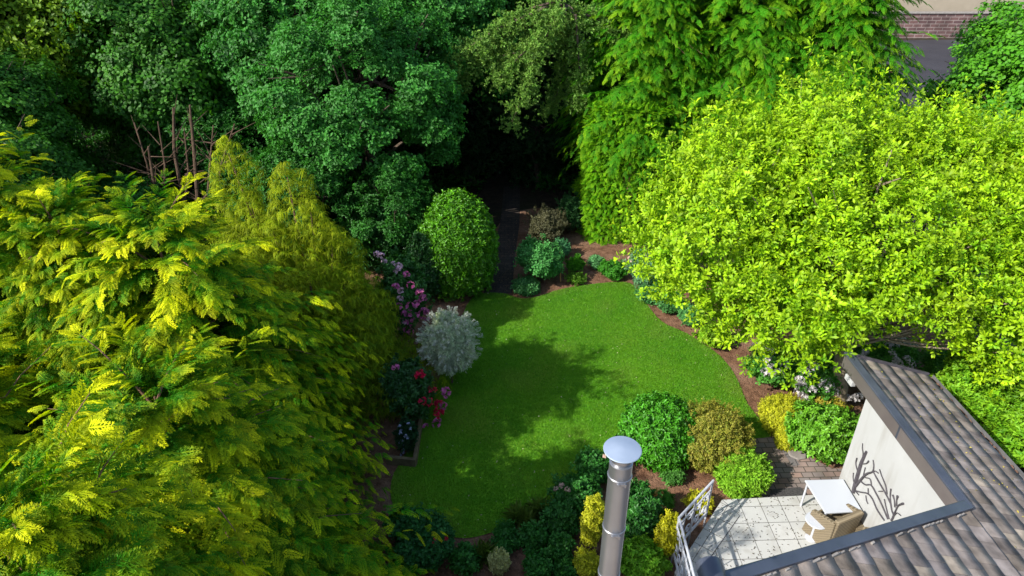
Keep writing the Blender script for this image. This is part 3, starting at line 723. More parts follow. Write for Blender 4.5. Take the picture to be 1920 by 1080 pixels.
# white table by the wall
tc = [P(1509, 900, 1.04), P(1581, 898, 1.04), P(1617, 958, 1.04), P(1548, 962, 1.04)]
tb = empty('garden_table', ((tc[0]+tc[2])/2)*np.array([1, 1, 0])+np.array([0, 0, TZ]), 'square white table pushed against the white wall', 'table')
def sub(p, e): return tuple(np.array(p)-np.array(e.location))
mb = MB(); mb.add([sub(p, tb) for p in tc]+[sub(p-np.array([0, 0, .04]), tb) for p in tc], [(0, 3, 2, 1), (4, 5, 6, 7), (0, 1, 5, 4), (1, 2, 6, 5), (2, 3, 7, 6), (3, 0, 4, 7)]); mb.build('tabletop', M['white'], tb, bevel=.01)
cen = sum(tc)/4
for p in tc:
    q = p*.88+cen*.12; mb = MB(); mb.tube([sub((q[0], q[1], TZ), tb), sub((q[0], q[1], 1.0), tb)], .025, 8); mb.build('leg', M['whitemetal'], tb)
# round stool-table
c = P(1532, 975, .85); rt = empty('round_table', (c[0], c[1], TZ), 'small round white side table between the wicker chair and the square table', 'table')
mb = MB(); mb.lathe((0, 0, .52), [(.22, 0), (.23, .012), (.22, .03)], 40); mb.build('tabletop', M['white'], rt)
mb = MB(); mb.lathe((0, 0, 0), [(.12, 0), (.12, .02), (.03, .05), (.03, .52)], 24); mb.build('pedestal', M['whitemetal'], rt)
# wicker chairs
def wicker_chair(c, rz, label):
    e = empty('wicker_chair', (c[0], c[1], TZ), label, 'chair', 'wicker chairs by the wall', rz)
    mb = MB(); mb.box((0, 0, .22), (.6, .58, .42)); mb.build('seat', M['wicker'], e, bevel=.03)
    mb = MB(); mb.add([(-.33, -.24, .02), (.33, -.24, .02), (.33, -.34, .02), (-.33, -.34, .02), (-.35, -.3, .9), (.35, -.3, .9), (.35, -.42, .88), (-.35, -.42, .88)], [(0, 1, 2, 3), (7, 6, 5, 4), (0, 4, 5, 1), (1, 5, 6, 2), (2, 6, 7, 3), (3, 7, 4, 0)]); mb.build('backrest', M['wicker'], e, bevel=.025)
    for s_ in (-1, 1):
        mb = MB(); x = s_*.345; mb.add([(x-.05, -.36, .0), (x+.05, -.36, .0), (x+.05, .3, 0), (x-.05, .3, 0), (x-.05, -.36, .84), (x+.05, -.36, .84), (x+.05, .2, .68), (x-.05, .2, .68)], [(3, 2, 1, 0), (4, 5, 6, 7), (0, 1, 5, 4), (1, 2, 6, 5), (2, 3, 7, 6), (3, 0, 4, 7)]); mb.build('arm', M['wicker'], e, bevel=.02)
    return e
wicker_chair(P(1588, 972, 1.1)+np.array([-.12, .3, 0]), math.radians(24), 'brown wicker tub chair with its broad back to the roof edge')
wicker_chair(P(1650, 975, 1.1)+np.array([0, .1, 0]), math.radians(58), 'brown wicker chair turned corner-on against the tree mural wall')
# metal tree and its cast shadow, both as dark tubes: traced in wall coordinates (zoom units), laid on the wall plane
def onwall(px, py, off=.02):
    d = ray(px, py); x0 = WX-off; dh = d[0]*cs+d[1]*sn; t = x0/dh; return np.array([d[0]*t, d[1]*t, H+d[2]*t])
art = empty('wall_sculpture', onwall(1600, 925, 0), 'dark metal tree branch sculpture with its wall shadow traced as branches', 'wall art')
def zz(p): return onwall(1480+p[0]/4.5, 840+p[1]/4.5)
strokes = [([(540, 375), (555, 310), (580, 220), (610, 120), (650, 30)], [11, 12, 11, 10, 7]), ([(612, 110), (622, 50), (615, 0), (618, -40)], [4, 3, 2.5, 2]), ([(572, 190), (560, 130), (570, 85)], [3, 3, 4]),
           ([(545, 300), (537, 250), (540, 210)], [3, 2.5, 3]), ([(620, 135), (650, 130), (668, 110)], [3, 3, 5]), ([(625, 230), (632, 195), (640, 165)], [3, 2.5, 3]),
           ([(560, 320), (600, 270), (650, 220), (700, 200), (712, 150), (705, 100)], [8, 7, 6, 4, 3, 2.5]), ([(700, 200), (725, 195), (750, 212)], [4, 3, 3]), ([(710, 205), (740, 260), (780, 330), (820, 400), (855, 470)], [3, 4, 4, 4, 4]),
           ([(760, 180), (780, 240), (812, 320), (822, 390)], [3, 3, 3.5, 4]), ([(600, 278), (640, 310), (690, 315), (735, 390), (780, 480), (830, 600)], [4, 4, 4, 4, 4, 4]), ([(640, 250), (680, 262), (692, 315)], [3, 3.5, 3]),
           ([(550, 360), (600, 372), (660, 385), (700, 430), (740, 520), (800, 610)], [5, 4, 4, 4, 4, 4]), ([(560, 365), (585, 398)], [3, 2.5]), ([(665, 385), (664, 340)], [3, 3]), ([(752, 365), (785, 365)], [2.5, 3]),
           ([(855, 475), (850, 410), (856, 345)], [4, 3, 4]), ([(890, 500), (885, 440), (872, 395)], [4, 3, 6]), ([(905, 490), (905, 440), (914, 405)], [4, 3, 7]), ([(870, 585), (900, 520), (920, 485), (962, 468)], [4, 4, 4, 6]),
           ([(855, 470), (865, 530), (880, 570), (860, 610)], [4, 4, 5, 6]), ([(870, 590), (905, 548), (940, 570)], [4, 3, 2.5]), ([(800, 430), (815, 500), (840, 600)], [3, 3, 4]), ([(645, 400), (650, 440), (662, 470)], [3, 3, 3])]
mb = MB()
for pts, wd in strokes:
    pts = [np.array(p, float) for p in pts]; fine = []; fr = []
    for i in range(len(pts)-1):
        p0 = pts[max(i-1, 0)]; p1 = pts[i]; p2 = pts[i+1]; p3 = pts[min(i+2, len(pts)-1)]
        for j in range(5):
            t = j/5; fine.append(.5*((2*p1)+(-p0+p2)*t+(2*p0-5*p1+4*p2-p3)*t*t+(-p0+3*p1-3*p2+p3)*t**3)); fr.append(wd[i]*(1-t)+wd[i+1]*t)
    fine.append(pts[-1]); fr.append(wd[-1])
    mb.tube([sub(zz(p), art) for p in fine], [r_*.0038 for r_ in fr], 6)
mb.build('branches', M['dark'], art, smooth=True)

# railing: white wrought iron with scrolls on the canted edge
def railing():
    zt0 = TZ+1.1
    A = P(1337, 902, zt0); Cc = P(1273, 971, zt0); D_ = P(1308, 1105, zt0)
    e = empty('railing', (Cc[0], Cc[1], TZ), 'white wrought iron railing with scrolls on the canted terrace edge', 'railing')
    def s(p): return sub(p, e)
    lo = lambda p, z: np.array([p[0], p[1], z])
    mb = MB(); mb.tube([s(A), s(Cc), s(D_)], .028, 8); mb.tube([s(A-np.array([0, 0, .05])), s(Cc-np.array([0, 0, .05]))], .012, 6); mb.build('top_rail', M['whitemetal'], e, smooth=True)
    mb = MB()
    for z in (TZ+.1, TZ+.16, TZ+.85): mb.tube([s(lo(A, z)), s(lo(Cc, z)), s(lo(D_, z))], .018, 6)
    mb.build('bottom_rail', M['whitemetal'], e, smooth=True)
    for p in (A, Cc, D_, (A+Cc)/2):
        mb = MB(); mb.tube([s(lo(p, .02)), s(lo(p, zt0+.03))], .021, 8); mb.build('post', M['whitemetal'], e, smooth=True)
    for a, b, n in ((A, Cc, 4), (Cc, D_, 6)):
        for i in range(n):
            t0 = (i+.12)/n; t1 = (i+.88)/n; p0 = a*(1-t0)+b*t0; p1 = a*(1-t1)+b*t1
            d = (p1-p0); mb = MB()
            for sg in (0, 1):      # S scroll
                pts = []
                for k in range(22):
                    q = k/21; th = q*2.6*math.pi; r_ = .13*(1-q*.82)
                    cx = .5; cz = (TZ+.36) if sg == 0 else (TZ+.78)
                    if sg: th += math.pi
                    pts.append(s(p0+d*(cx+r_*math.cos(th)/np.linalg.norm(d))+np.array([0, 0, cz-zt0+r_*1.15*math.sin(th)])))
                mb.tube(pts, .013, 5)
            mb.tube([s(lo(p0, TZ+.2)), s(lo(p0, zt0-.05))], .009, 5); mb.build('scroll', M['whitemetal'], e, smooth=True)
railing()

# timber edging of the raised bed on the lawn's shaded side
tm = empty('raised_bed', P(775, 868, 0), 'low weathered timber raised bed frame beside the red rhododendron', 'raised bed')
mb = MB(); mb.bar(sub(P(792, 770, .13), tm), sub(P(778, 866, .13), tm), .09, .26); mb.build('side_board', M['timber'], tm, bevel=.01)
mb = MB(); mb.bar(sub(P(780, 868, .13), tm), sub(P(725, 862, .13), tm), .09, .26); mb.build('end_board', M['timber'], tm, bevel=.01)

# far stone wall and building
w = empty('stone_wall', (36, 66.5, 0), 'reddish dry stone wall beyond the asphalt drive', 'wall')
mb = MB(); mb.box((0, 0, 1.), (40, .6, 2.1)); o = mb.build('masonry', M['wall_stone'], w); 
o.rotation_euler = (0, 0, 0)
# the brick pattern must run up the face: build the wall lying and stand it up
o.data.transform(Matrix.Rotation(-math.pi/2, 4, 'X')); o.rotation_euler = (math.pi/2, 0, 0)
mb = MB(); mb.box((0, 0, 2.12), (40, .75, .12)); mb.build('coping', M['stone'], w, bevel=.03)
far = empty('far_building', (36, 73, 0), 'beige rendered building behind the far stone wall', 'building')
mb = MB(); mb.box((0, 0, 3.), (44, 8, 6)); mb.build('wall', M['beige'], far)
mb = MB(); mb.add([(-22.4, -4.5, 5.9), (22.4, -4.5, 5.9), (22.4, 4.5, 5.9), (-22.4, 4.5, 5.9), (-22.4, 0, 8.6), (22.4, 0, 8.6)], [(0, 1, 5, 4), (2, 3, 4, 5), (0, 4, 3), (1, 2, 5), (3, 2, 1, 0)]); mb.build('roof', M['rooftile'], far)

def litter():
    rg = np.random.default_rng(15); lp = np.array(lawn_pts); Q = rg.uniform(lp.min(0), lp.max(0), (420, 2)); Q = Q[inside(lawn_pts, Q)]; n = len(Q)
    t = one_leaf(1, .6, .1, .1); t = (t[0], t[1], np.array([0, .5, 1, .5])); X, Y, Z = frames(np.array([0, 0, 1.])+rg.normal(size=(n, 3))*.3, rg=rg)
    V, Fc, c = inst(t, np.concatenate([Q, np.full((n, 1), .065)], 1), X, Y, Z, rg.uniform(.02, .05, n), (.3, .2, .07), (.6, .55, .35), .3, rg.random(n), rg)
    tag(link('fallen_leaves', mesh_np('fallen_leaves', V, Fc, c), M['petal']), 'a few pale fallen leaves and petals lying on the lawn', 'fallen leaves', kind='stuff')
    n = 260; x = GX-.2-rg.random(n)**1.6*1.4; y = rg.uniform(3, YF-.2, n); pos = np.array([HW(a, b, roof_z(a)+.03) for a, b in zip(x, y)])
    X, Y, Z = frames(np.array([TANS, 0, 1.])+rg.normal(size=(n, 3))*.2, rg=rg)
    V, Fc, c = inst(t, pos, X, Y, Z, rg.uniform(.02, .06, n), (.25, .16, .03), (.5, .4, .08), .3, rg.random(n), rg)
    tag(link('roof_litter', mesh_np('roof_litter', V, Fc, c), M['petal']), 'yellowish dry leaf bits caught between the roof tiles', 'leaf litter', kind='stuff')
litter()
#PLANTS
# ------------------------------------------------------------------ golden conifers, near side
GOLD0, GOLD1 = (.022, .2, .001), (.76, .76, .005)
cone = lambda R, k=.75, b=.12: (lambda t: R*np.clip((1-t), 0, 1)**k*np.clip(.82+t*1.2, 0, 1))
def conif(name, label, x, y, h, R, nb, ns, kind, size, c0, c1, seed, gold=1., k=.7, group=None, bark='bark_red', **kw):
    me, mb = conifer_mesh(h, cone(R, k), nb, ns, kind, size, c0, c1, seed, gold=gold, **kw)
    return tree(name, label, (x, y, 0), me, mb, M['needle'], 'conifer', group, bark=bark)
GG = 'golden cypresses along the lawn'
def share(h, R, k, *a_, **kw):
    me, mb = conifer_mesh(h, cone(R, k), *a_, **kw)
    tm_ = bpy.data.meshes.new('trunk'); tm_.from_pydata(mb.v, [], mb.f); tm_.update(); tm_.materials.append(M['bark_red']); return me, tm_
GA = share(7.0, 3.8, .6, 900, 17, 'frond', .34, GOLD0, GOLD1, 21, gold=1., droop=.62)
GB = share(6.0, 3.2, .52, 760, 17, 'frond', .34, GOLD0, GOLD1, 24, gold=1., droop=.66)
for lb, x, y, sx, sz, rz, pr in [('golden cypress with a thin bent leader, nearest the thread-leaved conifer', -6.5, 11.2, 1., .99, 0, GA), ('tallest golden cypress, its yellow top cut by the picture edge', -10.0, 11.6, 1., 1.13, 2.1, GA),
                             ('golden cypress with a broad double top beside the shaded wood', -8.3, 11.3, .8, 1.02, 4.3, GA), ('broad golden cypress with drooping sprays facing the flue', -5.1, 7.6, 1., 1., 0, GB),
                             ('golden cypress in the bottom corner of the picture with dark gaps', -9.0, 7.8, 1.12, .95, 2.5, GB), ('added golden cypress nearest the house, mostly out of view, shading the near bed', -4.6, 4.3, .9, 1.2, 4.4, GB)]:  # the cypress nearest the house is added, mostly unseen, to cast shade
    tree('golden_cypress', lb, (x, y, 0), pr[0], pr[1], M['needle'], 'conifer', GG, (sx, sx, sz), rz)

# thread-leaved cypress: several mounded leaders of hanging threads
def thread_cypress():
    rg = np.random.default_rng(31); bx, by = -5.5, 16.2
    leaders = [(-7.35, 17.0, 6.6, .85), (-6.9, 16.6, 5.3, .9), (-5.75, 16.5, 6.1, .95), (-5.2, 16.2, 5.2, 1.0), (-4.75, 16.2, 4.4, .95), (-4.4, 15.6, 3.4, 1.05), (-4.0, 15.0, 2.4, 1.05), (-5.2, 15.2, 3.9, 1.2), (-6.5, 15.5, 4.1, 1.2), (-7.5, 16.6, 4.2, .9), (-4.5, 16.4, 3.0, .9), (-4.0, 14.3, 2.2, 1.0), (-6.2, 16.0, 4.7, 1.1)]
    P_, D_ = [], []
    for x, y, h, r in leaders:
        n = int(1150*r); t = rg.random(n)**.8; z = h*(1-t*.9); a = rg.random(n)*6.283
        rr = r*np.sqrt(1-(1-np.minimum(t*1.5, 1))**2)*(.8+.75*t)*(1+.2*np.sin(a*3+z*2.2))*(1+.28*np.sin(z*3.4+a*2))*rg.uniform(.72, 1.08, n)
        P_.append(np.stack([x-bx+rr*np.cos(a), y-by+rr*np.sin(a), z], 1)); D_.append(np.stack([np.cos(a), np.sin(a), 0*a], 1))
    pos = np.concatenate(P_); d = np.concatenate(D_); n = len(pos)
    X, Y, Z = frames(np.array([0, 0, 1.])+d*.25+rg.normal(size=(n, 3))*.15, rg=rg)
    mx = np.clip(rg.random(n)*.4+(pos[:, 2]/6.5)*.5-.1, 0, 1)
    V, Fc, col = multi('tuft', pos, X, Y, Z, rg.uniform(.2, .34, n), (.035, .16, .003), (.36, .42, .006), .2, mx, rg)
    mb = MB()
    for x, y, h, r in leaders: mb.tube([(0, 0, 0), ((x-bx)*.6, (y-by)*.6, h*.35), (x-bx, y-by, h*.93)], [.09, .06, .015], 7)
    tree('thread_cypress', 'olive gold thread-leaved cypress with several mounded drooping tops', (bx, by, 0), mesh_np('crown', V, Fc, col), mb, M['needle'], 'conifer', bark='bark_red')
thread_cypress()

# ------------------------------------------------------------------ magnolia over the far bed
def magnolia():
    rg = np.random.default_rng(41); base = np.array([8.7, 14.1, 0])
    E = np.array([(5.6, 15.7, 5.0, 2.5, 2.9, 2.4), (7.6, 16.4, 5.7, 2.1, 2.7, 2.2), (11.2, 15.9, 5.3, 2.4, 3.0, 2.2), (8.7, 14.1, 4.8, 3.2, 2.1, 1.6), (12.2, 14.8, 4.2, 2.0, 1.8, 1.6), (10.2, 13.6, 4.1, 1.8, 1.4, 1.2), (9.2, 13.7, 3.9, 1.5, 1.1, .9), (11.8, 13.0, 3.5, 2.1, 1.4, 1.2), (6.5, 13.1, 3.2, 1.2, .9, .8), (2.9+1.6, 14.3, 4.4, 1.5, 1.4, 1.3), (6.3, 13.5, 3.9, 1.9, 1.5, 1.1), (11.4, 13.5, 4.3, 2.1, 1.6, 1.4), (9.3, 16.2, 5.0, 1.6, 2.4, 1.8)])
    cl = []; 
    for k, e in enumerate(E):
        m = int(26*(e[3]*e[4]+e[3]*e[5]+e[4]*e[5])/3*1.2); D = sph(m, rg, -.75); R = lump_radius(D, rg, 22, .06, .4)
        c = e[:3]+D*e[3:]*(R*(.55+.45*rg.random(m)**.5))[:, None]
        ok = np.ones(m, bool)
        for k2, f in enumerate(E):
            if k2 != k: ok &= (((c-f[:3])/f[3:])**2).sum(1) > .5
        cl.append(np.concatenate([c[ok], nrm(D/e[3:])[ok]], 1))
    cl = np.concatenate(cl); nc = len(cl); tk = np.repeat(np.arange(nc), 6); nt = len(tk)
    dn = nrm(cl[tk, 3:]*.8+np.array([0, 0, .75])+rg.normal(size=(nt, 3))*.42); st = cl[tk, :3]+rg.normal(size=(nt, 3))*np.array([.26, .26, .22]); Lt = np.where(rg.random(nt) < .15, rg.uniform(.9, 1.35, nt), rg.uniform(.3, .85, nt))
    ks = 10; ck = np.repeat(np.arange(nt), ks); q = np.tile(np.linspace(.1, 1, ks), nt); n = len(ck)
    side = rg.normal(size=(n, 3)); side = nrm(side-(side*dn[ck]).sum(1, keepdims=True)*dn[ck]); last = q > .97
    pos = st[ck]+dn[ck]*(q*Lt[ck])[:, None]+side*np.where(last, 0, .07)[:, None]
    Z = nrm(dn[ck]+side*np.where(last, .0, 1.1)[:, None]+np.array([0, 0, .25])); X, Y, Z = frames(Z, rg=rg)
    bias = rg.random(nc)[tk][ck]**1.5*.4
    V, Fc, col = multi('magnolia', pos-base, X, Y, Z, np.where(last, .92, .68)*rg.uniform(.7, 1.3, n), (.04, .25, .002), (.38, .57, .008), .2, np.clip(q*.35+bias+rg.random(n)*.2-.1, 0, 1), rg)
    o = empty('magnolia', base, 'spreading yellow-green broadleaf tree with a leaning trunk over the far bed', 'tree')
    link('crown', mesh_np('crown', V, Fc, col), M['leaf'], o)
    mb = MB(); branches(mb, (0, 0, 0), np.array([8, 15, 5.])-base, (4.7, 3.6, 2.6), .19, 20, 42, .15)
    for q in cl[::5]:
        p = q[:3]-base; st = np.array([-.7, .9, 3.])*rg.uniform(.5, 1.1); mb.tube([st, (st+p)/2+np.array([0, 0, -.2]), p], [.05, .03, .01], 5)
        mb.tube([p, p+q[3:]*.2+np.array([0, 0, .25])], [.008, .003], 4)
    mb.build('trunk', M['bark_pale'], o, smooth=True)
magnolia()

# ------------------------------------------------------------------ woodland
def broad(name, label, loc, me_key, h_c, scale=1., rz=0., group=None, mt='leaf'):
    me, tb_ = me_key; o, t = tree(name, label, loc, me, tb_, M[mt], 'tree', group, scale, rz); return o
def proto(radii, ncl, per, crad, kind, size, c0, c1, seed, hc, tr, nbr, **kw):
    me = crown_mesh('crown', radii, ncl, per, crad, kind, size, c0, c1, seed, **kw)
    co = np.zeros(len(me.vertices)*3, dtype=np.float32); me.vertices.foreach_get('co', co); co = co.reshape(-1, 3); co[:, 2] += hc; me.vertices.foreach_set('co', co.ravel())
    mb = MB(); branches(mb, (0, 0, 0), (0, 0, hc), radii, tr, nbr, seed+1, .1)
    tm_ = bpy.data.meshes.new('trunk'); tm_.from_pydata(mb.v, [], mb.f); tm_.update(); tm_.materials.append(M['bark'])
    return me, tm_
OAK = proto((4.0, 3.8, 4.2), 135, 100, .8, 'oak', 1.0, (.012, .1, .006), (.065, .27, .03), 51, 5.5, .28, 40, shell=(.5, 1.), flat=.65, zmin=-.7)
MAPLE = proto((4.2, 4.2, 4.4), 260, 85, 1.0, 'maple', .78, (.014, .09, .005), (.07, .23, .012), 52, 5.2, .24, 40, shell=(.4, 1.), flat=.6, zmin=-.85)
MAPLE2 = proto((4.0, 4.2, 4.6), 260, 50, 1.0, 'oak', 1.2, (.03, .13, .004), (.24, .38, .01), 53, 5.8, .22, 40, shell=(.4, 1.), flat=.6, zmin=-.85)
GT = 'woodland trees beyond the garden'
broad('oak_tree', 'blue-green oak with clumped leaves above the round clipped bush', (-5.2, 24.4, 0), OAK, 5.5, 1.0, .3, GT)
broad('oak_tree', 'grey-green oak rising behind the thread-leaved conifer', (-8.6, 29.5, 0), OAK, 5.5, 1.25, 2.1, GT)
broad('oak_tree', 'tall dark oak standing behind the dark gap', (-2.6, 31.5, 0), OAK, 5.5, 1.3, 4.0, GT)
broad('maple_tree', 'dark maple at the picture edge behind the tallest golden cypress', (-18.5, 23.0, 0), MAPLE, 5, .85, 0, GT)
broad('maple_tree', 'dark green maple behind the bare dead trunks', (-14.0, 29.0, 0), MAPLE, 5, 1.05, 1.3, GT)
broad('hornbeam_tree', 'olive-lit hornbeam in the upper corner of the wood', (-19.8, 29.0, 0), MAPLE2, 5, 1.2, .7, GT)
broad('hornbeam_tree', 'yellow-green hornbeam between the maples and the oak', (-14.0, 33.5, 0), MAPLE2, 5, 1.25, 2.7, GT)
broad('maple_tree', 'small shaded maple between the golden cypress tops and the wood', (-16.5, 20.5, 0), MAPLE, 5, .7, 2.5, GT)
broad('hornbeam_tree', 'yellow-lit hornbeam leaning in from the side of the wood', (-26.5, 27.0, 0), MAPLE2, 5, 1.2, 3.3, GT)
k = 0
for (x, y, s_, pr, nm, lb) in [(-33, 38, 1.3, MAPLE2, 'hornbeam_tree', 'distant hornbeam deepest in the corner of the wood'), (-25, 40, 1.35, MAPLE, 'maple_tree', 'distant maple hidden behind the hornbeams'), (-17, 42, 1.35, MAPLE2, 'hornbeam_tree', 'distant hornbeam seen over the maple crowns'),
                            (-9.5, 40, 1.4, OAK, 'oak_tree', 'distant oak filling the top of the picture'), (-2, 41, 1.35, MAPLE, 'maple_tree', 'distant maple above the dark gap'), (1.5, 35.5, 1.35, MAPLE, 'maple_tree', 'dark maple standing directly behind the pale hawthorn'), (7.5, 33.5, 1.2, MAPLE, 'maple_tree', 'dark maple seen through the gaps between the tall conifers'), (12.6, 33.8, 1.0, MAPLE, 'maple_tree', 'dark maple behind the drooping conifer next to the drive'), (6, 41, 1.35, MAPLE, 'maple_tree', 'distant dark maple behind the conifer hedge')]:
    broad(nm, lb, (x, y, 0), pr, 5, s_, k*1.7, GT); k += 1
def hawthorn():
    rg = np.random.default_rng(61); base = np.array([4.3, 28.6, 0.])
    def at(px, py, y): d = ray(px, py); return np.array([d[0]*y/d[1], y, H+d[2]*y/d[1]])
    hub = at(1060, 10, 27.5)
    boughs = [[(1020, 15), (930, 55), (870, 95), (828, 165)], [(1050, 45), (985, 95), (940, 105), (880, 90)], [(1060, 25), (960, 60), (890, 115), (845, 160)], [(1040, 40), (1000, 110), (985, 170), (960, 228)], [(1070, 50), (1060, 120), (1045, 175), (1025, 205)], [(1080, 30), (1085, 110), (1090, 160), (1085, 190)],
              [(1080, 20), (1130, 40), (1165, 60), (1180, 100)], [(1050, 0), (980, 20), (930, 70), (915, 110)], [(1060, 20), (1040, 80), (1080, 90), (1100, 110)], [(1050, 30), (1010, 70), (950, 130), (935, 150)]]
    mb = MB(); mb.tube([(0, 0, 0), (-.2, .1, 3), tuple(hub-base)], [.2, .16, .09], 8); C_ = []
    for k, b in enumerate(boughs):
        y = 25.2+rg.uniform(-1.2, 1.5); pts = [hub-base]+[at(p[0], p[1], y)-base for p in b]
        mb.tube([tuple(p) for p in pts], [.07, .05, .035, .02, .008], 6)
        for i_ in range(1, len(pts)-1):
            for q in np.linspace(0, 1, 6): C_.append(pts[i_]*(1-q)+pts[i_+1]*q+rg.normal(size=3)*np.array([.12, .22, .1]))
    C_ = np.array(C_); ck = np.repeat(np.arange(len(C_)), 36); n = len(ck); d = rg.normal(size=(n, 3))*np.array([.17, .2, .15]); d[:, 2] -= .6*(d[:, 0]**2+d[:, 1]**2)*2
    pos = C_[ck]+d; X, Y, Z = frames(nrm(d*2+np.array([-.1, -.3, .3])+rg.normal(size=(n, 3))*.3), rg=rg)
    V, Fc, col = multi('small', pos, X, Y, Z, 1.25*rg.uniform(.7, 1.2, n), (.06, .2, .02), (.26, .42, .07), .2, rg.random(n)*.5, rg)
    tree('hawthorn_tree', 'pale hawthorn with hanging sprays over the dark gap', base, mesh_np('crown', V, Fc, col), mb, M['leaf'], 'tree', GT)
hawthorn()
LAU = proto((2.4, 2.2, 2.6), 80, 60, .65, 'laurel', 1.25, (.012, .09, .006), (.045, .2, .018), 64, 2.6, .12, 14, shell=(.5, 1.), zmin=-.95)
for x, y, s_, lb in [(-4.4, 21.8, .85, 'dark leafy laurel tree just behind the clipped dome bush'), (-7.2, 22.2, 1.0, 'dark leafy laurel tree behind the pointed tops of the olive conifer'), (-10.0, 24.0, .8, 'dark leafy laurel tree beside the bare dead trunks'), (-13.2, 22.0, .75, 'dark leafy laurel tree between the golden cypress tops and the bare trunks'), (-11.5, 27.0, 1.1, 'dark leafy laurel tree behind the bare dead trunks')]:
    broad('laurel_tree', lb, (x, y, 0), LAU, 2, s_, x, 'laurels under the oaks')
RT = proto((4.6, 4.2, 3.9), 210, 52, .85, 'maple', .85, (.03, .17, .006), (.12, .36, .012), 62, 4.6, .2, 40, shell=(.45, 1.), flat=.6, zmin=-.9)
broad('lime_tree', 'dense green lime tree beside the asphalt drive', (20.9, 26.3, 0), RT, 5, 1.05, 0, None)
broad('lime_tree', 'second green lime tree farther along the drive', (25.5, 33.5, 0), RT, 5, .95, 2.2, None)
# yews closing the gap, leaf colour near black to stand in for deep shade
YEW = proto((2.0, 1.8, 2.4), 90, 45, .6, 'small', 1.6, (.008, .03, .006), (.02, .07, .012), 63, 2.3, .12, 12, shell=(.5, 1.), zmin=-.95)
for x, y, s_, lb in [(-1.9, 30.5, 1.4, 'shade-coloured yew beside the shaded path behind the clipped bush'), (-.2, 35.5, 1.6, 'shade-coloured yew closing the end of the shaded path'), (3.0, 32, 1.6, 'shade-coloured yew behind the conifer hedge corner'), (1.2, 29.8, 1.0, 'smallest shade-coloured yew, nearest the end of the shaded path'), (.2, 32.5, 1.5, 'shade-coloured yew standing in the middle of the dark gap'), (-4.6, 33.5, 1.5, 'shade-coloured yew under the tall oak')]:
    broad('yew_tree', lb, (x, y, 0), YEW, 2, s_, x, 'shade-coloured yews at the end of the path')

def undergrowth():
    rg = np.random.default_rng(66); n = 26000; x = rg.uniform(-34, 14, n); y = rg.uniform(19.5, 46, n); h = .25+.45*np.abs(np.sin(x*1.1)*np.sin(y*.9+x*.4))
    ok = ~((x > -2.6) & (x < 2.6) & (y < 29)) & ~((x > 2) & (y < 28)); ok &= ~((x > -1.2) & (x < 1.2) & (y < 33)); ok &= (x < -5.5) | (y > 24)
    x, y, h = x[ok], y[ok], h[ok]; n = len(x); pos = np.stack([x, y, h*rg.random(n)**.5], 1)
    X, Y, Z = frames(np.array([0, -.3, 1.])+rg.normal(size=(n, 3))*.5, rg=rg)
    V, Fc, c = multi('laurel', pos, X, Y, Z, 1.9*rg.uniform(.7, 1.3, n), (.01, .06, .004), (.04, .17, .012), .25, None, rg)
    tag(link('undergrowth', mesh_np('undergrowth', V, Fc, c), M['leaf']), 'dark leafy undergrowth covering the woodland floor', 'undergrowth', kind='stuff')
undergrowth()
# green conifer hedge and the tall drooping conifers
def box_hedge(name, label, x0, x1, y0, y1, z1, n, kind, size, c0, c1, seed, group=None, mt='needle', cat_='hedge', rough=.12):
    rg = np.random.default_rng(seed); cx, cy = (x0+x1)/2, (y0+y1)/2; a, b = (x1-x0)/2, (y1-y0)/2
    th = rg.random(n)*6.283; e_ = .5
    ct, st = np.cos(th), np.sin(th); qx = np.sign(ct)*np.abs(ct)**e_; qy = np.sign(st)*np.abs(st)**e_
    z = rg.random(n)*z1; top = rg.random(n) < (a*b)/(a*b+(a+b)*z1)*1.2
    rad = np.where(top, np.sqrt(rg.random(n)), 1-rg.random(n)**1.5*.12)
    zz_ = np.where(top, z1-rg.random(n)*.15, z)*1.; shr = 1-.06*(z/z1)**3
    lum = rough*(np.sin(qx*a*2.1+zz_*2.7+seed)*np.sin(qy*b*2.5+zz_*1.9)+.6*np.sin(zz_*4.4+qx*5))
    pos = np.stack([cx+qx*(a*rad*shr+lum), cy+qy*(b*rad*shr+lum), zz_+np.where(top, lum, 0)], 1)
    nd = np.stack([qx/a, qy/b, np.where(top, 1.5, .1)], 1); nd[:, :2] *= np.where(top, .1, 1)[:, None]; nd = nrm(nd)
    o = empty(name, (cx, cy, 0), label, cat_, group); pos = pos-np.array([cx, cy, 0])
    if kind.startswith('frond'):
        Y = nrm(nd*.75+np.array([0, 0, -.15])+rg.normal(size=(n, 3))*.45); Z = np.array([0, 0, 1.])+nd*.5+rg.normal(size=(n, 3))*.3; Z = nrm(Z-(Z*Y).sum(1, keepdims=True)*Y); X = np.cross(Y, Z)
    else: X, Y, Z = frames(nd+np.array([0, 0, .4])+rg.normal(size=(n, 3))*.4, rg=rg)
    V, Fc, col = multi(kind, pos, X, Y, Z, size*rg.uniform(.7, 1.2, n), c0, c1, .18, rg.random(n)*.6, rg)
    link('foliage', mesh_np('foliage', V, Fc, col), M[mt], o)
    mb = MB()
    for i in range(max(2, int(a*2/1.2))):
        x = -a+.5+i*1.2
        if x < a-.3: mb.tube([(x, 0, 0), (x+.05, .03, z1*.8)], [.07, .03], 6)
    mb.build('stem', M['bark_red'], o); return o
LEY0, LEY1 = (.04, .24, .003), (.26, .52, .006)
box_hedge('conifer_hedge', 'tall clipped bright green conifer hedge beyond the lawn', 2.75, 9.5, 23.8, 27.2, 5.3, 18000, 'frond', .25, LEY0, LEY1, 71)
GL = 'tall green conifers behind the hedge'
LY = share(12.0, 3.55, .42, 950, 15, 'frond', .43, LEY0, (.27, .46, .006), 73, gold=.65, droop=.6, zlo=3.6)
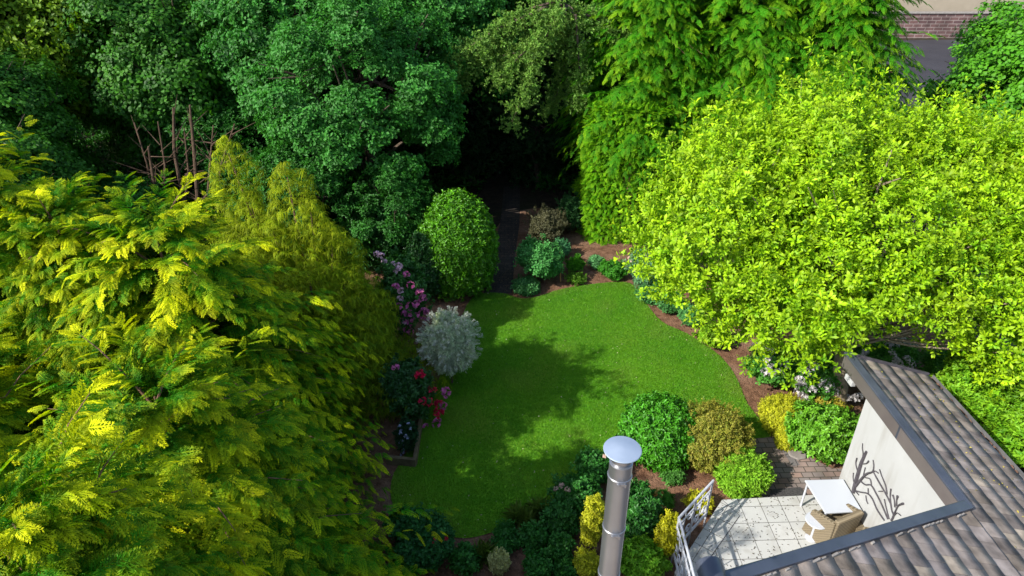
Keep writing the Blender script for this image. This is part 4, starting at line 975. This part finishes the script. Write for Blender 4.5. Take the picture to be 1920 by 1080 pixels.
for lb, x, y, sx, sz, rz in [('tall green conifer at the open end of the clipped hedge', 4.9, 26.4, .88, .95, 1.), ('tall green conifer in the middle of the row behind the yellow-green tree', 8.6, 26.6, 1., 1., 2.6), ('tall conifer with drooping fronds beside the asphalt drive', 11.7, 26.2, 1., 1.02, 4.6)]:
    tree('leyland_cypress', lb, (x, y, 0), LY[0], LY[1], M['needle'], 'conifer', GL, (sx, sx, sz), rz)

# dead trees
def dead(px, py, top, seed, label):
    rg = random.Random(seed); b = P(px, py+85, 0)
    e = empty('dead_tree', b, label, 'dead tree', 'bare dead trunks in the wood'); mb = MB()
    for k_, (tx, ty, hz_) in enumerate(top):
        t = P(tx, ty, 0); d = ray(tx, ty); s_ = (b[1]+rg.uniform(-.3, .3))/d[1]; t = np.array([d[0]*s_, d[1]*s_, H+d[2]*s_])-b
        pts = [(0, 0, 0)]+[tuple(t*q+np.array([rg.uniform(-.12, .12), 0, rg.uniform(-.1, .1)])) for q in (.35, .7)]+[tuple(t)]
        r_ = .075 if k_ == 0 else .045; mb.tube(pts, [r_*1.3, r_, r_*.8, r_*.45], 7)
        for j in range(9):
            q = rg.uniform(.35, .95); p = t*q; d2 = np.array([rg.uniform(-1.2, 1.2), rg.uniform(-.4, .4), rg.uniform(.1, .9)]); mb.tube([tuple(p), tuple(p+d2*.5), tuple(p+d2)], [.022, .013, .005], 5)
    mb.build('trunk', M['deadwood'], e, smooth=True)
dead(320, 395, [(278, 275, 0), (252, 230, 0), (296, 228, 0)], 1, 'forked bare dead trunk behind the golden cypress leader')
dead(350, 392, [(325, 202, 0), (345, 240, 0)], 2, 'straight bare dead trunk standing in the middle of the group')
dead(378, 390, [(356, 197, 0), (400, 235, 0), (440, 232, 0)], 3, 'bare dead trunk with long twigs reaching over the olive conifer')

# ------------------------------------------------------------------ garden shrubs
G1, G2 = (.02, .11, .008), (.07, .26, .015)
bush('clipped_bush', 'large clipped dome of bright glossy leaves beside the dark path', 860, 462, 70, 98, 'laurel', 1.0, 9000, (.03, .16, .004), (.12, .34, .008), 'bush', 'gloss', amp=.07, lumps=40, base=.92, layers=(.8, 1.), out=.45)
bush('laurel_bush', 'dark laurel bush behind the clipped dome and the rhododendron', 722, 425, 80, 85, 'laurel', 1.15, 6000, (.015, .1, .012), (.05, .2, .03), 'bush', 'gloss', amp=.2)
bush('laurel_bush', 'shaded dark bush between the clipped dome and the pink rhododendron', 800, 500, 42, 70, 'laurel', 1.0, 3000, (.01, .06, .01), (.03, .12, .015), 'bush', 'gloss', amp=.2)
PINK = petal_ball('flower_head', .07, 13, .07, (.6, .08, .3), (.78, .28, .5), 1)
PALE = petal_ball('flower_head_pale', .06, 12, .06, (.6, .35, .45), (.7, .5, .55), 2)
RED = petal_ball('flower_head_red', .075, 13, .07, (.55, .01, .04), (.8, .02, .1), 3)
WHITE = petal_ball('flower_head_white', .075, 18, .055, (.62, .58, .55), (.72, .68, .66), 4)
ROSE = petal_ball('rose_bloom', .04, 9, .055, (.75, .45, .36), (.8, .6, .5), 5)
def heads(o, info, pts, me, name):
    """flower heads at photo pixels, set on the near surface of the bush"""
    r, rz, zc, c = info; rg = np.random.default_rng(int(c[0]*100) & 1023)
    for px, py in pts:
        d = ray(px, py); q = d/np.array([r, r, rz]); w_ = (np.array([0, 0, H])-np.array([c[0], c[1], zc]))/np.array([r, r, rz])
        a, b, cc = q@q, 2*q@w_, w_@w_-.95; disc = b*b-4*a*cc
        t = (-b-math.sqrt(disc))/(2*a) if disc > 0 else -b/(2*a)
        p = np.array([0, 0, H])+d*t-np.array(o.location)
        f = link(name, me, None, o, p); f.rotation_euler = (rg.uniform(-.5, .5), rg.uniform(-.5, .5), rg.uniform(0, 6)); s_ = rg.uniform(.85, 1.3) if 'flower' in name else rg.uniform(.8, 1.25); f.scale = (s_, s_, s_)
o, i_ = bush('rhododendron', 'tall rhododendron with pink and mauve flower heads behind the white willow', 758, 560, 52, 92, 'laurel', 1., 3200, (.02, .11, .015), (.06, .2, .03), 'rhododendron', 'gloss')
heads(o, i_, [(762, 515), (787, 548), (795, 558), (768, 575), (783, 571), (760, 588), (765, 590), (795, 583), (800, 586), (790, 590), (782, 592), (755, 603), (764, 618), (770, 622), (775, 652), (748, 575), (775, 600), (770, 535), (800, 600), (778, 640), (762, 660), (790, 560), (742, 540), (768, 605)], PINK, 'flower_head')
heads(o, i_, [(706, 476), (714, 480), (720, 490), (748, 500), (752, 545), (745, 508), (757, 605), (750, 560), (738, 495)], PALE, 'flower_head')
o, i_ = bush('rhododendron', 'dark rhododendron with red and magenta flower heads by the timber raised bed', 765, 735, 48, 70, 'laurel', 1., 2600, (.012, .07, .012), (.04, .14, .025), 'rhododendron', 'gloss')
heads(o, i_, [(787, 702), (785, 704), (792, 752), (803, 754), (810, 732), (822, 757), (822, 776), (825, 806)], RED, 'flower_head')
heads(o, i_, [(835, 740), (832, 762), (830, 760), (818, 795), (820, 790), (742, 690), (836, 735), (797, 800)], PINK, 'flower_head')
o, i_ = bush('trailing_plant', 'low dark plant with white flowers inside the timber raised bed', 763, 820, 20, 34, 'small', 1., 700, (.01, .05, .015), (.03, .1, .03), 'plant'); heads(o, i_, [(755+random.Random(i).uniform(-9, 14), 795+i*4.5) for i in range(14)], petal_ball('tiny_bloom', .02, 6, .03, (.4, .45, .6), (.5, .5, .65), 6), 'flower_head')
# willow standard
def willow():
    c = P(843, 640, 1.45); dp = depth(843, 640, 1.45); r = 56*dp/F
    o = empty('dappled_willow', (c[0], c[1], 0), 'round silvery white willow standard on a bare stem beside the lawn', 'willow')
    V, Fc, col = blob_foliage((r, r, r*1.08), 13000, 'willow', .72, (.14, .36, .1), (.82, .82, .64), 81, 60, .3, .03, .6, (.5, 1.), -.95, .2, .35); V[:, 2] += 1.45
    # long fine shoots
    rg = np.random.default_rng(82); D = sph(170, rg, -.5); parts = [(V, Fc, col)]
    for k_ in range(3):
        pos = D*r*(.95+.06*k_)*np.array([1, 1, 1.08])+np.array([0, 0, 1.45]); X, Y, Z = frames(D+np.array([0, 0, .5]), rg=rg)
        parts.append(multi('willow', pos, X, Y, Z, .65, (.35, .42, .3), (.8, .76, .72), .12, None, rg))
    V, Fc, col = cat(parts); link('crown', mesh_np('crown', V, Fc, col), M['leaf'], o)
    mb = MB(); mb.tube([(0, 0, -.03), (.02, 0, .6), (0, 0, 1.5)], [.035, .03, .025], 8)
    for q in D[:40]: mb.tube([(0, 0, .95), tuple(q*r*.5+np.array([0, 0, 1.25])), tuple(q*r*.95+np.array([0, 0, 1.45]))], [.014, .008, .003], 5)
    mb.build('trunk', M['bark'], o)
willow()
# far bed
bush('cotoneaster', 'brownish dark shrub at the mouth of the shaded path', 1025, 425, 42, 38, 'tiny', 1.3, 3600, (.06, .07, .03), (.16, .15, .07), lumps=30)
bush('evergreen_shrub', 'shaded green shrub under the clipped hedge end', 1068, 400, 28, 44, 'small', 1.1, 1500, (.015, .07, .02), (.04, .13, .03))
bush('rose_bush', 'blue-green rose bush leaning over the path beside its wooden stake', 1012, 490, 44, 46, 'rose', 1.25, 2600, (.03, .19, .03), (.12, .4, .09), 'rose bush', amp=.35)
bush('rose_bush', 'low rose bush at the lawn corner below the staked rose', 985, 537, 26, 15, 'rose', 1.1, 800, (.03, .15, .03), (.1, .3, .08), 'rose bush', amp=.35)
bush('standard_rose', 'small rose bush with upright shoots tied to the wooden stake', 1052, 468, 17, 17, 'rose', 1.0, 700, (.03, .16, .05), (.1, .32, .12), 'rose bush')
b = P(1051, 528, 0); mb = MB(); mb.tube([(0, 0, -.05), (-.05, .02, 1.2)], .022, 7); o = mb.build('wooden_stake', M['stake'], loc=b); tag(o, 'thin orange wooden stake beside the rose bush in the far bed', 'stake')
bush('leafy_perennial', 'fresh green clump between the stake and the bare soil', 1078, 498, 16, 18, 'small', 1.0, 700, (.04, .22, .01), (.12, .4, .02), 'plant')
bush('low_plant', 'thin yellowish clump straggling beside the stake', 1078, 522, 20, 9, 'small', .8, 260, (.06, .2, .01), (.18, .36, .03), 'plant', stem=False)
bush('small_shrub', 'compact mid green shrub on the bare soil', 1150, 506, 26, 20, 'laurel', .8, 1300, (.03, .18, .01), (.08, .32, .02))
bush('small_rose', 'small pale green rose standing on a stem beside the compact shrub', 1118, 492, 15, 13, 'rose', .8, 500, (.06, .22, .06), (.16, .4, .14), 'rose bush')
o, i_ = bush('rose_bush', 'pale green rose bush with peach blooms at the hedge foot', 1208, 508, 36, 40, 'rose', 1.1, 1900, (.06, .2, .07), (.18, .38, .17), 'rose bush', amp=.35); heads(o, i_, [(1182, 485), (1185, 490), (1213, 478), (1190, 506)], ROSE, 'bloom')
bush('hebe_bush', 'dark blue-green bush behind the peach rose under the yellow-green tree', 1255, 495, 36, 34, 'small', 1.1, 1500, (.02, .1, .03), (.06, .2, .07))
for k, (px, py, rx, ry, lb) in enumerate([(1216, 553, 22, 17, 'first low rose bush on the lawn edge from the peach rose'), (1258, 570, 26, 22, 'second low rose bush on the lawn edge from the peach rose'), (1298, 592, 24, 22, 'third low rose bush on the lawn edge, under the overhanging leaves')]):
    bush('edging_rose', lb, px, py, rx, ry, 'rose', 1.05, 900, (.03, .17, .03), (.12, .35, .09), 'rose bush', amp=.35, group='low roses along the lawn edge')
bush('leafy_shrub', 'yellow-green shrub low under the spreading tree at the lawn edge', 1335, 630, 32, 26, 'laurel', 1.0, 900, (.08, .28, .008), (.3, .5, .015))
# white roses under the magnolia and behind the roof
def wr(px, py, rx, ry, n, pts, lb):
    o, i_ = bush('white_rose', lb, px, py, rx, ry, 'rose', 1.3, n, (.03, .15, .015), (.1, .32, .03), 'rose bush', amp=.35, group='white flowering roses'); heads(o, i_, pts, WHITE, 'flower_head')
wr(1450, 690, 48, 46, 1900, [(1435, 655), (1444, 663), (1440, 675), (1446, 690), (1437, 698), (1445, 660), (1418, 650), (1443, 705), (1460, 700), (1470, 685)], 'white rose bush between the lawn and the leaning trunk')
wr(1530, 705, 56, 52, 2300, [(1520, 683), (1527, 688), (1512, 682), (1510, 698), (1495, 716), (1500, 713), (1503, 723), (1498, 735), (1505, 745), (1545, 720), (1553, 715), (1558, 725), (1550, 728), (1556, 718), (1566, 735), (1573, 746), (1583, 747), (1590, 746), (1601, 748), (1608, 745), (1523, 732), (1500, 742), (1510, 750), (1582, 771)], 'white rose bush wrapped round the leaning trunk near the roof tip')
wr(1665, 665, 60, 40, 1700, [(1670, 643), (1676, 648), (1682, 645), (1675, 668), (1680, 675), (1684, 682), (1678, 685), (1702, 676), (1704, 688), (1710, 683), (1673, 660), (1655, 640), (1700, 645), (1714, 645), (1622, 662), (1690, 640)], 'white rose bush spilling over the far end of the roof')
wr(1790, 700, 60, 46, 1700, [(1803, 693), (1808, 691), (1822, 686), (1829, 695), (1838, 686), (1832, 684), (1826, 690), (1832, 698), (1800, 690)], 'white rose bush behind the gutter end')
Y0, Y1 = (.24, .32, .01), (.66, .64, .03)
bush('golden_euonymus', 'bright yellow low euonymus at the paving corner', 1468, 778, 42, 38, 'tiny', 1.1, 3600, Y0, Y1, amp=.15)
bush('golden_euonymus', 'small yellow euonymus lobe touching the stone slab', 1475, 822, 18, 22, 'tiny', 1.1, 1100, Y0, Y1, amp=.15)
bush('camellia_bush', 'glossy light green bush between the yellow euonymus and the white wall', 1545, 812, 66, 62, 'laurel', 1.15, 2600, (.05, .22, .01), (.2, .46, .03), 'bush', 'gloss', amp=.3)
bush('pieris_bush', 'orange-tinged leafy shrub behind the glossy light green bush', 1560, 760, 28, 20, 'laurel', 1.0, 600, (.2, .25, .01), (.5, .4, .05))
# shrubs between lawn and terrace
bush('cherry_laurel', 'rounded mid green laurel at the lawn edge behind the flue cowl', 1238, 808, 74, 68, 'laurel', .95, 6500, (.03, .18, .008), (.09, .34, .015), 'bush', 'gloss', amp=.15)
bush('pieris_bush', 'rust and olive speckled shrub next to the rounded laurel', 1333, 822, 73, 68, 'tiny', 1.25, 7500, (.1, .24, .012), (.4, .33, .05), amp=.25)
bush('round_box_bush', 'bright green ball bush beside the block paving', 1392, 886, 48, 44, 'small', .95, 5200, (.09, .32, .01), (.34, .6, .04), 'bush', amp=.12)
bush('juniper', 'small soft green conifer bush on the bare bed', 1243, 940, 17, 20, 'frond_s', .18, 700, (.03, .15, .01), (.08, .26, .02), mt='needle')
bush('low_plant', 'sparse green plant under the speckled shrub', 1262, 893, 20, 14, 'rose', .9, 260, (.04, .16, .02), (.1, .28, .04), 'plant')
# bed round the flue
o, i_ = bush('rose_bush', 'dark rose bush with pale pink blooms beside the flue', 1078, 925, 46, 46, 'rose', 1.1, 1500, (.012, .1, .009), (.055, .23, .03), 'rose bush', amp=.4); heads(o, i_, [(1043, 917), (1053, 911), (1064, 918), (1136, 855)], ROSE, 'bloom')
bush('rose_bush', 'dark rose bush nearest the lawn edge above the flue', 1112, 880, 30, 34, 'rose', 1.1, 1100, (.012, .1, .009), (.055, .23, .03), 'rose bush', amp=.4)
bush('rose_bush', 'spindly dark rose bush behind the pale pink one', 1050, 975, 34, 34, 'rose', 1.1, 900, (.012, .1, .009), (.05, .2, .03), 'rose bush', amp=.45)
bush('photinia', 'dark leafy shrub with orange shoot tips to the side of the flue', 1195, 965, 44, 56, 'laurel', .9, 2600, (.015, .11, .015), (.06, .24, .03), 'shrub', 'gloss', amp=.35)
bush('photinia_tips', 'red and peach new shoots of a low shrub by the flue', 1220, 950, 24, 30, 'laurel', .7, 240, (.45, .14, .04), (.6, .4, .14), 'shrub', amp=.5)
bush('golden_euonymus', 'long yellow euonymus bank half hidden behind the flue', 1112, 985, 18, 58, 'tiny', 1.2, 3600, Y0, Y1, amp=.3)
bush('golden_euonymus', 'yellow euonymus patch at the foot of the flue pipe', 1100, 1060, 26, 26, 'tiny', 1.2, 1500, Y0, Y1, amp=.3)
bush('golden_euonymus', 'yellow euonymus under the white railing', 1252, 1010, 22, 46, 'tiny', 1.2, 1900, (.3, .34, .008), (.62, .58, .02), amp=.3)
bush('golden_euonymus', 'thin yellow euonymus strip behind the far railing post', 1310, 945, 24, 22, 'tiny', 1.2, 1000, (.3, .34, .008), (.6, .56, .02), amp=.3)
bush('choisya_bush', 'fresh light green shrub at the bottom edge between flue and railing', 1205, 1050, 44, 40, 'laurel', 1.0, 2400, (.08, .3, .01), (.25, .55, .03), amp=.3)
bush('variegated_shrub', 'small cream variegated shrub alone in the dark bed', 937, 1057, 18, 22, 'tiny', 1.1, 1200, (.28, .34, .1), (.65, .6, .25))
for px, py, rx, ry, lb in [(975, 972, 22, 16, 'arching grassy clump at the lawn edge'), (905, 1045, 24, 20, 'grassy clump beside the cream variegated shrub'), (1012, 962, 18, 14, 'yellow-green strap-leaved clump near the pale pink rose')]:
    bush('grass_clump', lb, px, py, rx*.5, ry*.5, 'blade', .75, 26, (.08, .2, .02), (.28, .4, .06), 'grass clump', stem=False, up=1.5, group='grassy clumps in the near bed')
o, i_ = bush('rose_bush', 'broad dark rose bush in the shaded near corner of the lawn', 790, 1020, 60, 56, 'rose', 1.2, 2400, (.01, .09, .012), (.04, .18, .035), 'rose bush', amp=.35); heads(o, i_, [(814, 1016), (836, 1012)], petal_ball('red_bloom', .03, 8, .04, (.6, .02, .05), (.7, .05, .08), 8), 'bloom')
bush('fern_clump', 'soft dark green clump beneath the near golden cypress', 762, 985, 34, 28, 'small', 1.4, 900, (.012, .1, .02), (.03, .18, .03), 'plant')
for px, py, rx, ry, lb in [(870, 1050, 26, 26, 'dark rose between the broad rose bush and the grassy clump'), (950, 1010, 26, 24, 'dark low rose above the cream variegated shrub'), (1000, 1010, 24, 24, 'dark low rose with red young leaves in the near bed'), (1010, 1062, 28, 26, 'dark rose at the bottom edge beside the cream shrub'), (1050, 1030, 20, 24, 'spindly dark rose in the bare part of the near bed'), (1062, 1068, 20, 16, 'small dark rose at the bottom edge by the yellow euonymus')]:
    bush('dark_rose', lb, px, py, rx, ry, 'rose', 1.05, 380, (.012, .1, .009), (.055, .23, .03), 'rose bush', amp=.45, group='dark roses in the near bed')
# bamboo-like bright hedge beyond the gutter
box_hedge('bright_hedge', 'bright lime green leafy hedge along the gutter side of the house', 10.3, 13.6, 4.5, 14.4, 1.9, 15000, 'laurel', 1.2, (.06, .26, .008), (.3, .55, .02), 91, mt='leaf', rough=.22)
bush('laurel_bush', 'dark green bush between the white roses and the bright hedge', 1760, 735, 40, 34, 'laurel', 1.1, 1500, (.02, .13, .01), (.08, .28, .02), 'bush')
bush('orange_tipped_shrub', 'green shrub with coppery tips near the drive corner', 1850, 720, 46, 40, 'laurel', 1., 1600, (.05, .2, .01), (.3, .32, .03))
